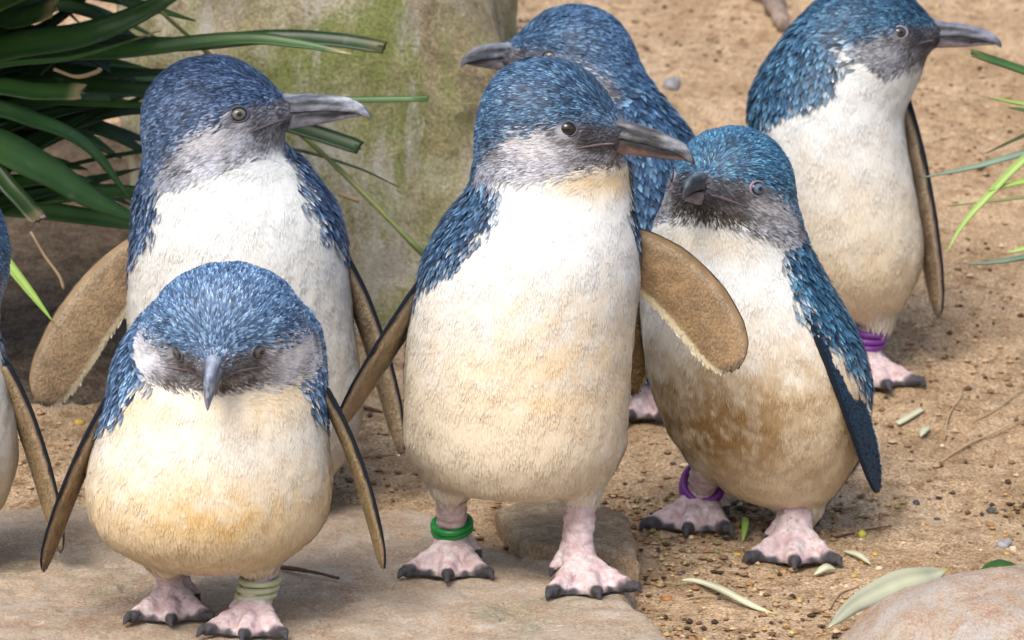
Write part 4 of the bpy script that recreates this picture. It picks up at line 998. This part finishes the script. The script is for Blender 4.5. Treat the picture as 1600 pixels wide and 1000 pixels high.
# fine crumbs: one mass
def crumbs(name, n, xr, yr, rmin, rmax, mats, seed, label):
    g = np.random.default_rng(seed); x = g.uniform(*xr, n); y = g.uniform(*yr, n); cl = fbm(np.stack([x, y, 0 * x], -1) * 6, 2) + 0.7 * g.random(n)
    kp = cl > 0.2; x, y = x[kp], y[kp]; n = len(x); ins = poly_sd(x, y, slab_xy) > 0.004; x, y = x[ins], y[ins]; n = len(x)
    r = rmin + (rmax - rmin) * g.random(n) ** 3.5; z = ground_z(x, y)
    ico = np.array([(0, 0, 1), (0.9, 0, 0.3), (0.2, 0.9, 0.25), (-0.8, 0.5, 0.3), (-0.7, -0.6, 0.25), (0.3, -0.9, 0.3), (0.1, 0.05, -0.7)])
    fc = [(0, 1, 2), (0, 2, 3), (0, 3, 4), (0, 4, 5), (0, 5, 1), (6, 2, 1), (6, 3, 2), (6, 4, 3), (6, 5, 4), (6, 1, 5)]
    V = ico[None] * r[:, None, None] * (0.65 + 0.7 * g.random((n, 7, 1))); a = g.random(n) * 6.28; ca, sa_ = np.cos(a)[:, None], np.sin(a)[:, None]
    V = np.stack([V[..., 0] * ca - V[..., 1] * sa_, V[..., 0] * sa_ + V[..., 1] * ca, V[..., 2] * 0.75], -1) + np.stack([x, y, z + r * 0.25], -1)[:, None]
    T_ = (7 * np.arange(n)[:, None, None] + np.array(fc)[None]).reshape(-1, 3)
    pal = np.array(mats); c = np.repeat(pal[g.integers(0, len(pal), n)], 7, 0) * (0.7 + 0.5 * g.random((n * 7, 1)))
    o_ = add(name, mesh_data(name, V.reshape(-1, 3), [T_], [M['crumb']], c, False)); return tag(o_, label, 'grit', kind='stuff')
M['crumb'] = attr_mat('soil_crumb_mix', 0.95, 0.1)
crumbs('sand_grit', 26000, (-0.72, 0.75), (-0.3, 1.5), 0.0007, 0.0042, [(0.30, 0.19, 0.11), (0.22, 0.14, 0.08), (0.42, 0.29, 0.18), (0.36, 0.25, 0.15), (0.10, 0.065, 0.04), (0.5, 0.38, 0.25)], 21, 'loose crumbs and grit covering the sand')
crumbs('leaf_litter', 7000, (0.02, 0.46), (-0.24, 0.24), 0.0006, 0.0036, [(0.20, 0.12, 0.065), (0.12, 0.075, 0.04), (0.30, 0.17, 0.08), (0.42, 0.28, 0.13), (0.06, 0.042, 0.03), (0.5, 0.37, 0.2), (0.25, 0.22, 0.1)], 33, 'brown crumbs of husks and bark over the front sand')
# leaves, twigs, straws
def litter_leaf(label, pts, wpx, mat, **k):
    W_ = [ground_hit(x, y) + np.array([0, 0, h_]) for x, y, h_ in pts]; o0 = W_[0].copy()
    V, Q, T_, c = blade_mesh('l', W_, wpx * mpp(W_[0][1]), M[mat], **k)
    o_ = add('fallen_leaf', mesh_data('fallen_leaf', V - o0, [Q, T_], [M[mat]], c), loc=o0); return tag(o_, label, 'leaf')
litter_leaf('long pale green fallen leaf resting against the pink rock', [(1290, 1030, 0.02), (1340, 990, 0.022), (1400, 962, 0.022), (1450, 940, 0.018), (1484, 916, 0.014)], 44, 'leaf_pale', tip='lance', face=(0.2, -0.9, 0.55), fold=0.12, tipcol=(0.9, 0.9, 0.25), wave=0.16, n=40)
litter_leaf('small dark green leaf behind the pink rock', [(1525, 912, 0.006), (1555, 903, 0.008), (1590, 897, 0.006)], 22, 'leaf', tip='lance', face=(0, -0.8, 0.6))
litter_leaf('yellow-green withered leaf on the sand before the hunched penguin', [(1064, 918, 0.004), (1100, 922, 0.006), (1150, 945, 0.004), (1215, 966, 0.003)], 14, 'leaf_pale', tip='lance', face=(0, -0.6, 0.8), tipcol=(0.9, 0.8, 0.2), wave=0.25)
litter_leaf('small yellow leaf scrap by the toes of the hunched penguin', [(1272, 905, 0.003), (1290, 900, 0.006), (1305, 896, 0.003)], 13, 'leaf_pale', tip='lance', face=(0, -0.6, 0.8))
litter_leaf('pale scrap of leaf lying on the sand among the seeds', [(1318, 868, 0.003), (1340, 876, 0.004), (1360, 888, 0.003)], 12, 'leaf_pale', tip='lance', face=(0, -0.6, 0.8))
litter_leaf('short pale bamboo-like leaf lying on the sandy bank', [(1402, 668, 0.003), (1422, 658, 0.004), (1440, 646, 0.003)], 11, 'leaf_pale', tip='cut', face=(0, -0.6, 0.8))
litter_leaf('tiny round yellowish leaf on the sandy bank', [(1438, 688, 0.003), (1444, 682, 0.005), (1452, 674, 0.003)], 13, 'leaf_pale', tip='lance', face=(0, -0.6, 0.8))
litter_leaf('small upright green leaf beside the purple-banded foot', [(1160, 852, 0.002), (1164, 842, 0.012), (1163, 832, 0.012)], 12, 'leaf_lime', tip='lance', face=(0, -0.8, 0.4))
def straw(name, label, pts, rpx, mat, cat, wob=0.002, seed=0, lift=0.002):
    W_ = [ground_hit(x, y) + np.array([0, 0, lift]) for x, y in pts]; r = rpx * mpp(W_[0][1])
    V, Q, T_ = tube_mesh(W_, r, r * 0.55, 16, 6, wob, seed); o_ = add(name, mesh_data(name, V - W_[0], [Q, T_], [M[mat]], np.ones((len(V), 3)) * (1 if mat != 'twig' else 1)), loc=W_[0])
    return tag(o_, label, cat)
straw('straw', 'long dry straw slanting up the sandy bank', [(1470, 724), (1530, 690), (1610, 656)], 2.2, 'straw', 'straw', seed=1)
straw('straw', 'upright dry straw standing out of the sandy bank', [(1474, 694), (1482, 660), (1504, 618)], 1.8, 'straw', 'straw', seed=2, lift=0.004)
straw('straw', 'thin dry straw crossing above the long one on the bank', [(1500, 672), (1560, 640), (1610, 606)], 1.6, 'straw', 'straw', seed=3)
straw('straw', 'curled dry straw on the sand in front of the hunched penguin', [(1295, 955), (1312, 932), (1340, 922)], 2.2, 'straw', 'straw', seed=4)
straw('straw', 'pale greenish straw lying flat on the sand near the leaf', [(1336, 938), (1370, 940), (1408, 942)], 1.6, 'leaf_pale', 'straw', seed=5)
straw('straw', 'dry straw on the sand beside the withered leaf', [(1062, 944), (1090, 938), (1118, 936)], 2.0, 'straw', 'straw', seed=6)
straw('straw', 'pale straw on the sand below the tall penguin flipper', [(548, 718), (585, 716), (618, 714)], 2.6, 'straw', 'straw', seed=7)
straw('twig', 'dark thin twig on the sand right of the hunched penguin', [(1300, 845), (1340, 836), (1392, 826)], 2.2, 'twig', 'twig', seed=8)
straw('twig', 'dark red-brown twig on the slab behind the cream leg bands', [(440, 928), (480, 936), (528, 948)], 4.0, 'twig', 'twig', seed=9, lift=0.02)
straw('twig', 'dark twig half buried in the sand near the rear flipper tip', [(556, 638), (585, 644), (600, 648)], 4.0, 'twig', 'twig', seed=10)
straw('fallen_branch', 'weathered grey branch lying on the bank behind the long-necked penguin', [(1150, -60), (1188, -4), (1214, 30), (1226, 52)], 20, 'grey_bark', 'branch', 0.008, 11, 0.008)
